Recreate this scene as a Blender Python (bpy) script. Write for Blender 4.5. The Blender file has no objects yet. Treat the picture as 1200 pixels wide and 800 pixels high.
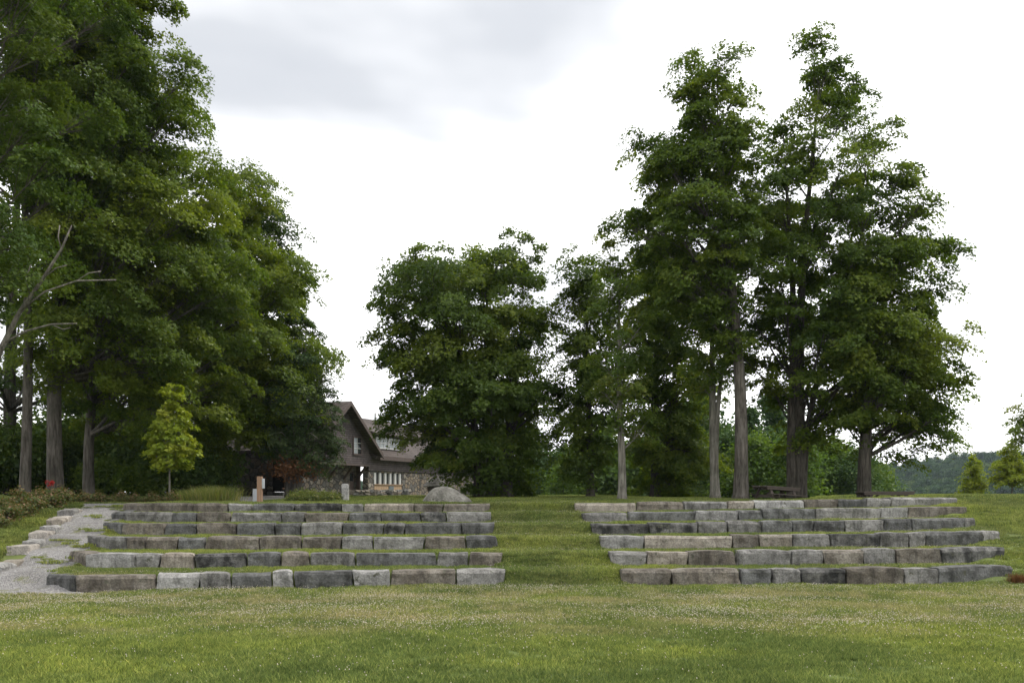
import bpy, bmesh, math, random
import numpy as np
from mathutils import Vector, noise as mnoise

random.seed(7)
RNG = np.random.default_rng(7)
sc = bpy.context.scene
COL = sc.collection
R = math.radians

# ------------------------------------------------------------------ camera
F = 1166.67            # focal length in photo pixels (1200 wide)
EYE = 2.35
HOR = 576.0
cam = bpy.data.cameras.new('camera')
cam.lens = 35.0
cam.sensor_width = 36.0
cam.shift_y = 176.0 / 1200.0
cam.clip_start = 0.1
cam.clip_end = 6000
camo = bpy.data.objects.new('camera', cam)
camo.location = (0, 0, EYE)
camo.rotation_euler = (R(90), 0, 0)
COL.objects.link(camo)
sc.camera = camo

# ------------------------------------------------------------------ sky, sun, exposure
SUN_EL, SUN_AZ = R(52), R(62)          # azimuth clockwise from +Y (view direction) towards +X
world = bpy.data.worlds.new('World')
sc.world = world
world.use_nodes = True
wt = world.node_tree
wt.nodes.clear()


def nd(nt, typ, **kw):
    n = nt.nodes.new(typ)
    for k, v in kw.items():
        if k.startswith('i_'):
            n.inputs[k[2:].replace('_', ' ')].default_value = v
        else:
            setattr(n, k, v)
    return n


def ramp(nt, stops, interp='LINEAR'):
    n = nt.nodes.new('ShaderNodeValToRGB')
    cr = n.color_ramp
    cr.interpolation = interp
    while len(cr.elements) < len(stops):
        cr.elements.new(0.5)
    for e, (p, c) in zip(cr.elements, stops):
        e.position = p
        e.color = (c[0], c[1], c[2], 1) if len(c) == 3 else c
    return n


def build_world():
    L = wt.links.new
    out = nd(wt, 'ShaderNodeOutputWorld')
    bg = nd(wt, 'ShaderNodeBackground')
    bg.inputs['Strength'].default_value = 1.0
    sky = nd(wt, 'ShaderNodeTexSky', sky_type='NISHITA', sun_disc=False)
    sky.sun_elevation = SUN_EL
    sky.sun_rotation = SUN_AZ
    scl = nd(wt, 'ShaderNodeVectorMath', operation='SCALE')
    scl.inputs['Scale'].default_value = 0.10           # the clear sky behind the cloud
    L(sky.outputs[0], scl.inputs[0])
    tc = nd(wt, 'ShaderNodeTexCoord')
    sep = nd(wt, 'ShaderNodeSeparateXYZ')
    L(tc.outputs['Generated'], sep.inputs[0])
    za = nd(wt, 'ShaderNodeMath', operation='ABSOLUTE')
    L(sep.outputs['Z'], za.inputs[0])
    zz = nd(wt, 'ShaderNodeMath', operation='ADD')
    zz.inputs[1].default_value = 0.22
    L(za.outputs[0], zz.inputs[0])
    dx = nd(wt, 'ShaderNodeMath', operation='DIVIDE')
    dy = nd(wt, 'ShaderNodeMath', operation='DIVIDE')
    L(sep.outputs['X'], dx.inputs[0]); L(zz.outputs[0], dx.inputs[1])
    L(sep.outputs['Y'], dy.inputs[0]); L(zz.outputs[0], dy.inputs[1])
    cb = nd(wt, 'ShaderNodeCombineXYZ')
    L(dx.outputs[0], cb.inputs[0]); L(dy.outputs[0], cb.inputs[1])
    mp = nd(wt, 'ShaderNodeMapping')
    mp.inputs['Location'].default_value = CLOUD_OFF
    L(cb.outputs[0], mp.inputs[0])
    n1 = nd(wt, 'ShaderNodeTexNoise')
    n1.inputs['Scale'].default_value = 0.62
    n1.inputs['Detail'].default_value = 5
    n1.inputs['Roughness'].default_value = 0.52
    n1.inputs['Distortion'].default_value = 0.3
    L(mp.outputs[0], n1.inputs['Vector'])
    rp = ramp(wt, [(0.475, (1.25, 1.245, 1.24)), (0.535, (0.74, 0.742, 0.746)), (0.58, (0.49, 0.497, 0.51)), (0.62, (0.395, 0.405, 0.423)), (0.68, (0.35, 0.362, 0.385))])
    L(n1.outputs['Fac'], rp.inputs[0])
    mix = nd(wt, 'ShaderNodeMix', data_type='RGBA')
    mix.inputs[0].default_value = 0.94
    L(scl.outputs[0], mix.inputs['A']); L(rp.outputs[0], mix.inputs['B'])
    L(mix.outputs['Result'], bg.inputs['Color'])
    L(bg.outputs[0], out.inputs[0])


CLOUD_OFF = (21.79617, 9.30723, -30.78917)
build_world()
sun = bpy.data.lights.new('sun', 'SUN')
sun.energy = 1.5
sun.angle = R(14)
sun.color = (1.0, 0.95, 0.87)
suno = bpy.data.objects.new('sun', sun)
sd = Vector((math.sin(SUN_AZ) * math.cos(SUN_EL), math.cos(SUN_AZ) * math.cos(SUN_EL), math.sin(SUN_EL)))
suno.rotation_euler = sd.to_track_quat('Z', 'Y').to_euler()
COL.objects.link(suno)
vs = sc.view_settings
vs.view_transform = 'Standard'
vs.look = 'None'
vs.gamma = 1.0
vs.use_curve_mapping = False
vs.exposure = 1.03
sc.render.engine = 'CYCLES'
sc.cycles.max_bounces = 6
sc.cycles.diffuse_bounces = 3
sc.cycles.transmission_bounces = 4
sc.cycles.transparent_max_bounces = 4
sc.cycles.volume_bounces = 0


# ------------------------------------------------------------------ object helpers
def tag(o, label=None, cat=None, group=None, kind=None):
    if label: o['label'] = label
    if cat: o['category'] = cat
    if group: o['group'] = group
    if kind: o['kind'] = kind
    return o


def empty(name, loc, rz=0.0):
    o = bpy.data.objects.new(name, None)
    o.location = loc
    o.rotation_euler = (0, 0, rz)
    o.empty_display_size = 0.2
    COL.objects.link(o)
    return o


def link(name, me, mat=None, parent=None):
    o = bpy.data.objects.new(name, me)
    if mat is not None and not me.materials:
        me.materials.append(mat)
    o.parent = parent
    COL.objects.link(o)
    return o


def mesh_np(name, v, f, smooth=False):
    """mesh from numpy arrays, all faces with the same number of corners"""
    v = np.asarray(v, np.float32); f = np.asarray(f, np.int32)
    me = bpy.data.meshes.new(name)
    me.vertices.add(len(v)); me.vertices.foreach_set('co', v.ravel())
    n, k = f.shape
    me.loops.add(n * k); me.loops.foreach_set('vertex_index', f.ravel())
    me.polygons.add(n)
    me.polygons.foreach_set('loop_start', np.arange(0, n * k, k, dtype=np.int32))
    me.polygons.foreach_set('loop_total', np.full(n, k, np.int32))
    if smooth:
        me.polygons.foreach_set('use_smooth', np.ones(n, bool))
    me.update(calc_edges=True)
    return me


class MB:
    """collects simple shapes and turns them into one mesh"""
    def __init__(s):
        s.v = []; s.f = []

    def poly(s, pts, faces):
        b = len(s.v)
        s.v += [tuple(p) for p in pts]
        s.f += [tuple(i + b for i in q) for q in faces]

    def box(s, x0, x1, y0, y1, z0, z1):
        s.poly([(x0, y0, z0), (x1, y0, z0), (x1, y1, z0), (x0, y1, z0), (x0, y0, z1), (x1, y0, z1), (x1, y1, z1), (x0, y1, z1)],
               [(3, 2, 1, 0), (4, 5, 6, 7), (0, 1, 5, 4), (1, 2, 6, 5), (2, 3, 7, 6), (3, 0, 4, 7)])

    def bar(s, a, b, w, h, up=(0, 0, 1)):
        a = Vector(a); b = Vector(b); d = (b - a).normalized()
        sx = d.cross(Vector(up))
        if sx.length < 1e-4: sx = d.cross(Vector((0, 1, 0)))
        sx.normalize(); sy = sx.cross(d).normalized()
        p = []
        for c in (a, b):
            for i, j in ((-1, -1), (1, -1), (1, 1), (-1, 1)):
                p.append(c + sx * (i * w / 2) + sy * (j * h / 2))
        s.poly(p, [(3, 2, 1, 0), (4, 5, 6, 7), (0, 1, 5, 4), (1, 2, 6, 5), (2, 3, 7, 6), (3, 0, 4, 7)])

    def prism(s, prof, axis, a, b):
        """extrude a closed 2-D profile along an axis from a to b; prof in the two other axes in order"""
        n = len(prof); p = []
        for c in (a, b):
            for q in prof:
                t = [q[0], q[1]]; t.insert(axis, c); p.append(t)
        s.poly(p, [tuple(range(n)), tuple(range(2 * n - 1, n - 1, -1))] + [(i, i + n, (i + 1) % n + n, (i + 1) % n) for i in range(n)])

    def tube(s, pts, rad, sides=6, cap=True):
        pts = [Vector(p) for p in pts]
        b = len(s.v); n = len(pts)
        ref = Vector((0.31, 0.95, 0.05))
        for i, p in enumerate(pts):
            d = (pts[min(i + 1, n - 1)] - pts[max(i - 1, 0)]).normalized()
            sx = d.cross(ref)
            if sx.length < 1e-3: sx = d.cross(Vector((1, 0, 0)))
            sx.normalize(); sy = d.cross(sx)
            r = rad[i] if hasattr(rad, '__len__') else rad
            for k in range(sides):
                a = 2 * math.pi * k / sides
                s.v.append(tuple(p + sx * (r * math.cos(a)) + sy * (r * math.sin(a))))
        for i in range(n - 1):
            for k in range(sides):
                k2 = (k + 1) % sides
                s.f.append((b + i * sides + k, b + i * sides + k2, b + (i + 1) * sides + k2, b + (i + 1) * sides + k))
        if cap:
            s.f.append(tuple(b + k for k in range(sides))[::-1])
            s.f.append(tuple(b + (n - 1) * sides + k for k in range(sides)))

    def build(s, name, mat, parent=None, smooth=False, bevel=0.0):
        me = bpy.data.meshes.new(name)
        me.from_pydata(s.v, [], s.f)
        bm = bmesh.new(); bm.from_mesh(me)
        bmesh.ops.recalc_face_normals(bm, faces=bm.faces)
        if bevel > 0:
            bmesh.ops.bevel(bm, geom=list(bm.edges), offset=bevel, segments=1, affect='EDGES', profile=0.5)
        bm.to_mesh(me); bm.free()
        if smooth:
            me.polygons.foreach_set('use_smooth', np.ones(len(me.polygons), bool))
        me.update()
        return link(name, me, mat, parent)


def smst(a, b, x):
    t = np.clip((x - a) / (b - a), 0, 1)
    return t * t * (3 - 2 * t)


def PX(px, D):
    return (px - 600.0) * D / F


def PZ(py, D):
    return EYE - (py - HOR) * D / F


# ------------------------------------------------------------------ materials
def new_mat(name):
    m = bpy.data.materials.new(name)
    m.use_nodes = True
    nt = m.node_tree
    nt.nodes.clear()
    out = nd(nt, 'ShaderNodeOutputMaterial')
    return m, nt, out


def noise_n(nt, vec, scale, detail=3, rough=0.55, dist=0.0):
    n = nd(nt, 'ShaderNodeTexNoise')
    n.inputs['Scale'].default_value = scale
    n.inputs['Detail'].default_value = detail
    n.inputs['Roughness'].default_value = rough
    n.inputs['Distortion'].default_value = dist
    if vec is not None:
        nt.links.new(vec, n.inputs['Vector'])
    return n


def mixc(nt, fac, a, b, blend='MIX'):
    m = nd(nt, 'ShaderNodeMix', data_type='RGBA', blend_type=blend)
    for sock, val in ((m.inputs[0], fac), (m.inputs['A'], a), (m.inputs['B'], b)):
        if hasattr(val, 'is_linked'):
            nt.links.new(val, sock)
        elif isinstance(val, (int, float)):
            sock.default_value = val
        else:
            sock.default_value = (val[0], val[1], val[2], 1)
    return m.outputs['Result']


def obj_vec(nt, scale=(1, 1, 1), rnd=False, world_space=False):
    if world_space:
        src = nd(nt, 'ShaderNodeNewGeometry').outputs['Position']
    else:
        src = nd(nt, 'ShaderNodeTexCoord').outputs['Object']
    if rnd:
        oi = nd(nt, 'ShaderNodeObjectInfo')
        sc_ = nd(nt, 'ShaderNodeMath', operation='MULTIPLY'); sc_.inputs[1].default_value = 137.0
        nt.links.new(oi.outputs['Random'], sc_.inputs[0])
        ad = nd(nt, 'ShaderNodeVectorMath', operation='ADD')
        nt.links.new(src, ad.inputs[0]); nt.links.new(sc_.outputs[0], ad.inputs[1])
        src = ad.outputs[0]
    mp = nd(nt, 'ShaderNodeMapping')
    mp.inputs['Scale'].default_value = scale
    nt.links.new(src, mp.inputs[0])
    return mp.outputs[0]


def bsdf(nt, out, col, rough=0.8, bump=None, bump_d=0.02, bump_s=0.6, spec=0.3):
    p = nd(nt, 'ShaderNodeBsdfPrincipled')
    if hasattr(col, 'is_linked'): nt.links.new(col, p.inputs['Base Color'])
    else: p.inputs['Base Color'].default_value = (*col, 1)
    if hasattr(rough, 'is_linked'): nt.links.new(rough, p.inputs['Roughness'])
    else: p.inputs['Roughness'].default_value = rough
    p.inputs['Specular IOR Level'].default_value = spec
    if bump is not None:
        b = nd(nt, 'ShaderNodeBump')
        b.inputs['Distance'].default_value = bump_d
        b.inputs['Strength'].default_value = bump_s
        nt.links.new(bump, b.inputs['Height'])
        nt.links.new(b.outputs[0], p.inputs['Normal'])
    nt.links.new(p.outputs[0], out.inputs['Surface'])
    return p


def granite(name, base, stain, amt, warm=None):
    m, nt, out = new_mat(name)
    v = obj_vec(nt, rnd=True)
    vs_ = obj_vec(nt, (1.6, 1.6, 0.55), rnd=True)
    n1 = noise_n(nt, vs_, 1.7, 5, 0.62, 0.4)
    r1 = ramp(nt, [(0.50 - amt * 0.22, (0, 0, 0)), (0.66 - amt * 0.1, (1, 1, 1))])
    nt.links.new(n1.outputs['Fac'], r1.inputs[0])
    c = mixc(nt, r1.outputs[0], base, stain)
    n4 = noise_n(nt, v, 2.6, 4, 0.6)
    r4 = ramp(nt, [(0.45, (0, 0, 0)), (0.72, (1, 1, 1))])
    nt.links.new(n4.outputs['Fac'], r4.inputs[0])
    c = mixc(nt, r4.outputs[0], c, warm if warm else tuple(x * 1.45 for x in base))
    n2 = noise_n(nt, v, 26, 3, 0.7)
    r2 = ramp(nt, [(0.32, (0.62, 0.62, 0.62)), (0.68, (1.30, 1.30, 1.30))])
    nt.links.new(n2.outputs['Fac'], r2.inputs[0])
    c = mixc(nt, 1.0, c, r2.outputs[0], 'MULTIPLY')
    n5 = noise_n(nt, v, 5.0, 4, 0.7)
    r5 = ramp(nt, [(0.60, (0, 0, 0)), (0.68, (1, 1, 1))])
    nt.links.new(n5.outputs['Fac'], r5.inputs[0])
    c = mixc(nt, r5.outputs[0], c, (0.075, 0.075, 0.055))        # lichen
    oi = nd(nt, 'ShaderNodeObjectInfo')
    rr = ramp(nt, [(0, (0.78, 0.78, 0.78)), (1, (1.2, 1.2, 1.2))])
    nt.links.new(oi.outputs['Random'], rr.inputs[0])
    c = mixc(nt, 1.0, c, rr.outputs[0], 'MULTIPLY')
    vst = obj_vec(nt, (5.5, 5.5, 0.5), rnd=True)
    n6 = noise_n(nt, vst, 1.3, 4, 0.6)
    r6 = ramp(nt, [(0.55, (1.12, 1.12, 1.12)), (0.68, (0.50, 0.50, 0.51)), (0.82, (0.34, 0.34, 0.35))])
    nt.links.new(n6.outputs['Fac'], r6.inputs[0])
    c = mixc(nt, 0.6, c, r6.outputs[0], 'MULTIPLY')                 # dark water runs
    n3 = noise_n(nt, v, 7.0, 7, 0.68)
    vo = nd(nt, 'ShaderNodeTexVoronoi', feature='SMOOTH_F1'); vo.inputs['Scale'].default_value = 3.4
    vo.inputs['Smoothness'].default_value = 0.25
    nt.links.new(mixc(nt, 0.12, v, n1.outputs['Color']), vo.inputs['Vector'])
    hh = nd(nt, 'ShaderNodeMath', operation='MULTIPLY_ADD'); hh.inputs[1].default_value = 1.1
    nt.links.new(vo.outputs['Distance'], hh.inputs[0]); nt.links.new(n3.outputs['Fac'], hh.inputs[2])
    bsdf(nt, out, c, 0.9, hh.outputs[0], 0.06, 1.0, 0.2)
    return m


GR = {
    'pale': granite('granite_pale', (0.29, 0.265, 0.235), (0.2, 0.185, 0.165), 0.2),
    'light': granite('granite_light', (0.225, 0.22, 0.21), (0.125, 0.122, 0.115), 0.25),
    'mid': granite('granite_mid', (0.172, 0.167, 0.157), (0.078, 0.075, 0.069), 0.5),
    'dark': granite('granite_dark', (0.108, 0.108, 0.105), (0.045, 0.045, 0.042), 0.6),
    'black': granite('granite_black', (0.075, 0.075, 0.072), (0.022, 0.022, 0.021), 0.9, (0.17, 0.165, 0.155)),
    'brown': granite('granite_brown', (0.158, 0.138, 0.112), (0.068, 0.059, 0.049), 0.55, (0.205, 0.187, 0.16)),
    'tan': granite('granite_tan', (0.228, 0.202, 0.166), (0.125, 0.108, 0.09), 0.4, (0.29, 0.265, 0.225)),
}


def leaf_mat(name, stops, transl=0.45, gloss=0.012):
    m, nt, out = new_mat(name)
    at = nd(nt, 'ShaderNodeAttribute', attribute_name='tint')
    rp = ramp(nt, stops)
    nt.links.new(at.outputs['Fac'], rp.inputs[0])
    d = nd(nt, 'ShaderNodeBsdfDiffuse')
    t = nd(nt, 'ShaderNodeBsdfTranslucent')
    nt.links.new(rp.outputs[0], d.inputs['Color'])
    tcol = mixc(nt, 1.0, rp.outputs[0], (1.45, 1.45, 0.5), 'MULTIPLY')
    nt.links.new(tcol, t.inputs['Color'])
    mx = nd(nt, 'ShaderNodeMixShader'); mx.inputs[0].default_value = transl
    nt.links.new(d.outputs[0], mx.inputs[1]); nt.links.new(t.outputs[0], mx.inputs[2])
    g = nd(nt, 'ShaderNodeBsdfGlossy'); g.inputs['Roughness'].default_value = 0.42
    mg = nd(nt, 'ShaderNodeMixShader'); mg.inputs[0].default_value = gloss
    nt.links.new(mx.outputs[0], mg.inputs[1]); nt.links.new(g.outputs[0], mg.inputs[2])
    nt.links.new(mg.outputs[0], out.inputs['Surface'])
    return m


LEAF = {
    'maple': leaf_mat('leaf_maple', [(0, (0.034, 0.062, 0.011)), (0.5, (0.068, 0.108, 0.016)), (1, (0.130, 0.165, 0.021))]),
    'dark': leaf_mat('leaf_dark', [(0, (0.026, 0.050, 0.013)), (0.5, (0.046, 0.080, 0.016)), (1, (0.082, 0.115, 0.020))], 0.3),
    'warm': leaf_mat('leaf_warm', [(0, (0.050, 0.086, 0.010)), (0.5, (0.098, 0.138, 0.015)), (1, (0.160, 0.185, 0.022))], 0.42),
    'young': leaf_mat('leaf_young', [(0, (0.12, 0.17, 0.018)), (0.5, (0.19, 0.24, 0.026)), (1, (0.27, 0.29, 0.04))], 0.40),
    'sparse': leaf_mat('leaf_sparse', [(0, (0.055, 0.10, 0.020)), (0.5, (0.098, 0.148, 0.026)), (1, (0.17, 0.19, 0.04))], 0.42),
    'cedar': leaf_mat('leaf_cedar', [(0, (0.030, 0.058, 0.022)), (0.5, (0.046, 0.078, 0.026)), (1, (0.075, 0.095, 0.036))], 0.2),
    'rust': leaf_mat('leaf_rust', [(0, (0.075, 0.036, 0.018)), (1, (0.16, 0.078, 0.036))], 0.2),
    'shrub': leaf_mat('leaf_shrub', [(0, (0.045, 0.070, 0.024)), (0.5, (0.085, 0.105, 0.036)), (0.75, (0.15, 0.11, 0.06)), (1, (0.22, 0.13, 0.085))], 0.3),
    'meadow': leaf_mat('leaf_meadow', [(0, (0.07, 0.10, 0.030)), (0.6, (0.13, 0.15, 0.045)), (1, (0.24, 0.20, 0.10))], 0.35),
    'far': leaf_mat('leaf_far', [(0, (0.026, 0.054, 0.022)), (0.5, (0.048, 0.088, 0.028)), (1, (0.088, 0.125, 0.034))], 0.25),
    'red': leaf_mat('petal_red', [(0, (0.22, 0.012, 0.014)), (1, (0.38, 0.03, 0.03))], 0.3),
}


def bark(name, a, b):
    m, nt, out = new_mat(name)
    v = obj_vec(nt, (7.0, 7.0, 0.9))
    n = noise_n(nt, v, 1.6, 6, 0.66, 0.5)
    r = ramp(nt, [(0.36, a), (0.62, b)])
    nt.links.new(n.outputs['Fac'], r.inputs[0])
    v2 = obj_vec(nt)
    n2 = noise_n(nt, v2, 1.1, 4, 0.6)
    r2 = ramp(nt, [(0.35, (0.7, 0.72, 0.66)), (0.7, (1.25, 1.22, 1.2))])
    nt.links.new(n2.outputs['Fac'], r2.inputs[0])
    c = mixc(nt, 1.0, r.outputs[0], r2.outputs[0], 'MULTIPLY')
    bsdf(nt, out, c, 0.92, n.outputs['Fac'], 0.05, 1.0, 0.15)
    return m


BARK = {'grey': bark('bark_grey', (0.042, 0.036, 0.031), (0.128, 0.116, 0.104)),
        'dark': bark('bark_dark', (0.030, 0.026, 0.022), (0.095, 0.085, 0.074)),
        'pale': bark('bark_pale', (0.10, 0.092, 0.080), (0.25, 0.235, 0.21)),
        'dead': bark('bark_dead', (0.07, 0.063, 0.055), (0.19, 0.175, 0.155))}


def lawn_color(nt, dark=1.0):
    """lush, yellow-green and dried-out patches laid out over the lawn"""
    pos = nd(nt, 'ShaderNodeNewGeometry').outputs['Position']
    n1 = noise_n(nt, pos, 0.22, 4, 0.6, 0.3)
    n2 = noise_n(nt, pos, 1.5, 3, 0.6)
    n3 = noise_n(nt, pos, 0.55, 4, 0.65, 0.4)
    r1 = ramp(nt, [(0.36, (0.108 * dark, 0.150 * dark, 0.046 * dark)), (0.50, (0.146 * dark, 0.190 * dark, 0.057 * dark)),
                   (0.64, (0.205 * dark, 0.250 * dark, 0.060 * dark))])
    nt.links.new(n1.outputs['Fac'], r1.inputs[0])
    r2 = ramp(nt, [(0.3, (0.78, 0.8, 0.8)), (0.7, (1.22, 1.2, 1.2))])
    nt.links.new(n2.outputs['Fac'], r2.inputs[0])
    c = mixc(nt, 1.0, r1.outputs[0], r2.outputs[0], 'MULTIPLY')
    sep = nd(nt, 'ShaderNodeSeparateXYZ'); nt.links.new(pos, sep.inputs[0])
    # dried band of the clover field: between 14 and 24 m out, ragged by noise
    mr = nd(nt, 'ShaderNodeMapRange', interpolation_type='SMOOTHSTEP')
    mr.inputs['From Min'].default_value = 13.2; mr.inputs['From Max'].default_value = 16.5
    nt.links.new(sep.outputs['Y'], mr.inputs[0])
    mr2 = nd(nt, 'ShaderNodeMapRange', interpolation_type='SMOOTHSTEP')
    mr2.inputs['From Min'].default_value = 22.5; mr2.inputs['From Max'].default_value = 25.0
    mr2.inputs['To Min'].default_value = 1.0; mr2.inputs['To Max'].default_value = 0.22
    nt.links.new(sep.outputs['Y'], mr2.inputs[0])
    r3 = ramp(nt, [(0.42, (0.08, 0.08, 0.08)), (0.62, (1, 1, 1))])
    nt.links.new(n3.outputs['Fac'], r3.inputs[0])
    mu = nd(nt, 'ShaderNodeMath', operation='MULTIPLY'); nt.links.new(mr.outputs[0], mu.inputs[0]); nt.links.new(mr2.outputs[0], mu.inputs[1])
    mu2 = nd(nt, 'ShaderNodeMath', operation='MULTIPLY'); nt.links.new(mu.outputs[0], mu2.inputs[0]); nt.links.new(r3.outputs[0], mu2.inputs[1])
    mu3 = nd(nt, 'ShaderNodeMath', operation='MULTIPLY'); nt.links.new(mu2.outputs[0], mu3.inputs[0]); mu3.inputs[1].default_value = 0.72
    return mixc(nt, mu3.outputs[0], c, (0.30 * dark, 0.275 * dark, 0.145 * dark))


def make_ground_mat():
    m, nt, out = new_mat('lawn_soil')
    c = lawn_color(nt, 0.62)
    pos = obj_vec(nt)
    n = noise_n(nt, pos, 18, 3, 0.7)
    bsdf(nt, out, c, 0.95, n.outputs['Fac'], 0.03, 0.7, 0.1)
    return m


def make_grass_mat():
    m, nt, out = new_mat('grass_blades')
    c = lawn_color(nt)
    at = nd(nt, 'ShaderNodeAttribute', attribute_name='tint')
    rp = ramp(nt, [(0, (0.45, 0.5, 0.45)), (0.5, (1.0, 1.0, 1.0)), (0.85, (1.45, 1.38, 1.1)), (1.0, (2.3, 1.8, 1.9))])
    nt.links.new(at.outputs['Fac'], rp.inputs[0])
    c = mixc(nt, 1.0, c, rp.outputs[0], 'MULTIPLY')
    d = nd(nt, 'ShaderNodeBsdfDiffuse'); t = nd(nt, 'ShaderNodeBsdfTranslucent')
    nt.links.new(c, d.inputs[0]); nt.links.new(c, t.inputs[0])
    mx = nd(nt, 'ShaderNodeMixShader'); mx.inputs[0].default_value = 0.35
    nt.links.new(d.outputs[0], mx.inputs[1]); nt.links.new(t.outputs[0], mx.inputs[2])
    nt.links.new(mx.outputs[0], out.inputs['Surface'])
    return m


def make_gravel_mat():
    m, nt, out = new_mat('gravel')
    v = obj_vec(nt)
    n1 = noise_n(nt, v, 0.8, 4, 0.6)
    r1 = ramp(nt, [(0.35, (0.155, 0.150, 0.145)), (0.65, (0.245, 0.24, 0.235))])
    nt.links.new(n1.outputs['Fac'], r1.inputs[0])
    vo = nd(nt, 'ShaderNodeTexVoronoi'); vo.inputs['Scale'].default_value = 38
    nt.links.new(v, vo.inputs['Vector'])
    hs = nd(nt, 'ShaderNodeSeparateColor'); nt.links.new(vo.outputs['Color'], hs.inputs[0])
    r2 = ramp(nt, [(0, (0.6, 0.6, 0.62)), (1, (1.4, 1.38, 1.35))])
    nt.links.new(hs.outputs[0], r2.inputs[0])
    c = mixc(nt, 1.0, r1.outputs[0], r2.outputs[0], 'MULTIPLY')
    n3 = noise_n(nt, v, 1.7, 4, 0.65)
    r3 = ramp(nt, [(0.55, (0, 0, 0)), (0.70, (1, 1, 1))])
    nt.links.new(n3.outputs['Fac'], r3.inputs[0])
    c = mixc(nt, r3.outputs[0], c, (0.13, 0.135, 0.06))
    bsdf(nt, out, c, 0.95, vo.outputs['Distance'], 0.03, 0.8, 0.15)
    return m


def make_shingle_mat(name, a, b, bw, bh):
    m, nt, out = new_mat(name)
    tc = nd(nt, 'ShaderNodeTexCoord')
    sep = nd(nt, 'ShaderNodeSeparateXYZ'); nt.links.new(tc.outputs['Object'], sep.inputs[0])
    ad = nd(nt, 'ShaderNodeMath', operation='ADD'); nt.links.new(sep.outputs[0], ad.inputs[0]); nt.links.new(sep.outputs[1], ad.inputs[1])
    cb = nd(nt, 'ShaderNodeCombineXYZ'); nt.links.new(ad.outputs[0], cb.inputs[0]); nt.links.new(sep.outputs[2], cb.inputs[1])
    br = nd(nt, 'ShaderNodeTexBrick')
    br.inputs['Scale'].default_value = 1.0
    br.inputs['Color1'].default_value = (*a, 1); br.inputs['Color2'].default_value = (*b, 1)
    br.inputs['Mortar'].default_value = (a[0] * 0.3, a[1] * 0.3, a[2] * 0.3, 1)
    br.inputs['Brick Width'].default_value = bw; br.inputs['Row Height'].default_value = bh
    br.inputs['Mortar Size'].default_value = 0.012; br.inputs['Bias'].default_value = 0.0
    nt.links.new(cb.outputs[0], br.inputs['Vector'])
    n = noise_n(nt, tc.outputs['Object'], 1.2, 4, 0.6)
    r = ramp(nt, [(0.3, (0.75, 0.75, 0.75)), (0.7, (1.25, 1.22, 1.2))]); nt.links.new(n.outputs['Fac'], r.inputs[0])
    c = mixc(nt, 1.0, br.outputs['Color'], r.outputs[0], 'MULTIPLY')
    bsdf(nt, out, c, 0.85, br.outputs['Fac'], -0.03, 0.8, 0.2)
    return m


def make_rubble_mat():
    m, nt, out = new_mat('rubble_wall')
    v = obj_vec(nt, (1, 1, 1.5))
    vd = nd(nt, 'ShaderNodeTexVoronoi', feature='DISTANCE_TO_EDGE'); vd.inputs['Scale'].default_value = 2.4
    vc = nd(nt, 'ShaderNodeTexVoronoi'); vc.inputs['Scale'].default_value = 2.4
    nz = noise_n(nt, v, 3.0, 2)
    wv = mixc(nt, 0.09, v, nz.outputs['Color'])
    nt.links.new(wv, vd.inputs['Vector']); nt.links.new(wv, vc.inputs['Vector'])
    hs = nd(nt, 'ShaderNodeSeparateColor'); nt.links.new(vc.outputs['Color'], hs.inputs[0])
    r = ramp(nt, [(0, (0.06, 0.056, 0.052)), (0.35, (0.12, 0.113, 0.102)), (0.7, (0.16, 0.125, 0.09)), (1, (0.225, 0.205, 0.175))])
    nt.links.new(hs.outputs[0], r.inputs[0])
    re = ramp(nt, [(0.02, (0, 0, 0)), (0.10, (1, 1, 1))]); nt.links.new(vd.outputs['Distance'], re.inputs[0])
    c = mixc(nt, re.outputs[0], (0.055, 0.05, 0.046), r.outputs[0])
    n2 = noise_n(nt, v, 14, 3, 0.7)
    r2 = ramp(nt, [(0.3, (0.75, 0.75, 0.75)), (0.7, (1.2, 1.2, 1.2))]); nt.links.new(n2.outputs['Fac'], r2.inputs[0])
    c = mixc(nt, 1.0, c, r2.outputs[0], 'MULTIPLY')
    bsdf(nt, out, c, 0.9, re.outputs[0], 0.08, 1.0, 0.15)
    return m


def plain(name, col, rough=0.7, spec=0.3, var=0.25, scale=6.0, stretch=(1, 1, 1)):
    m, nt, out = new_mat(name)
    v = obj_vec(nt, stretch)
    n = noise_n(nt, v, scale, 4, 0.6)
    r = ramp(nt, [(0.3, tuple(x * (1 - var) for x in col)), (0.7, tuple(min(1, x * (1 + var)) for x in col))])
    nt.links.new(n.outputs['Fac'], r.inputs[0])
    bsdf(nt, out, r.outputs[0], rough, n.outputs['Fac'], 0.008, 0.5, spec)
    return m


M = {}
M['ground'] = make_ground_mat()
M['grass'] = make_grass_mat()
M['gravel'] = make_gravel_mat()
M['shingle'] = make_shingle_mat('wall_shingles', (0.064, 0.053, 0.053), (0.092, 0.078, 0.077), 0.22, 0.15)
M['roof'] = make_shingle_mat('roof_shingles', (0.054, 0.043, 0.038), (0.080, 0.066, 0.059), 0.3, 0.16)
M['rubble'] = make_rubble_mat()
M['trim'] = plain('dark_trim', (0.060, 0.043, 0.037), 0.7)
M['white'] = plain('white_frame', (0.36, 0.36, 0.35), 0.5, var=0.06)
M['wood'] = plain('tan_boards', (0.27, 0.185, 0.115), 0.8, stretch=(1, 1, 5))
M['post'] = plain('cedar_post', (0.23, 0.145, 0.092), 0.75, scale=5, stretch=(6, 6, 0.6))
M['greypaint'] = plain('blue_grey_paint', (0.085, 0.105, 0.115), 0.6)
M['oldwood'] = plain('weathered_wood', (0.07, 0.057, 0.047), 0.85, stretch=(1, 6, 6))
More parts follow.
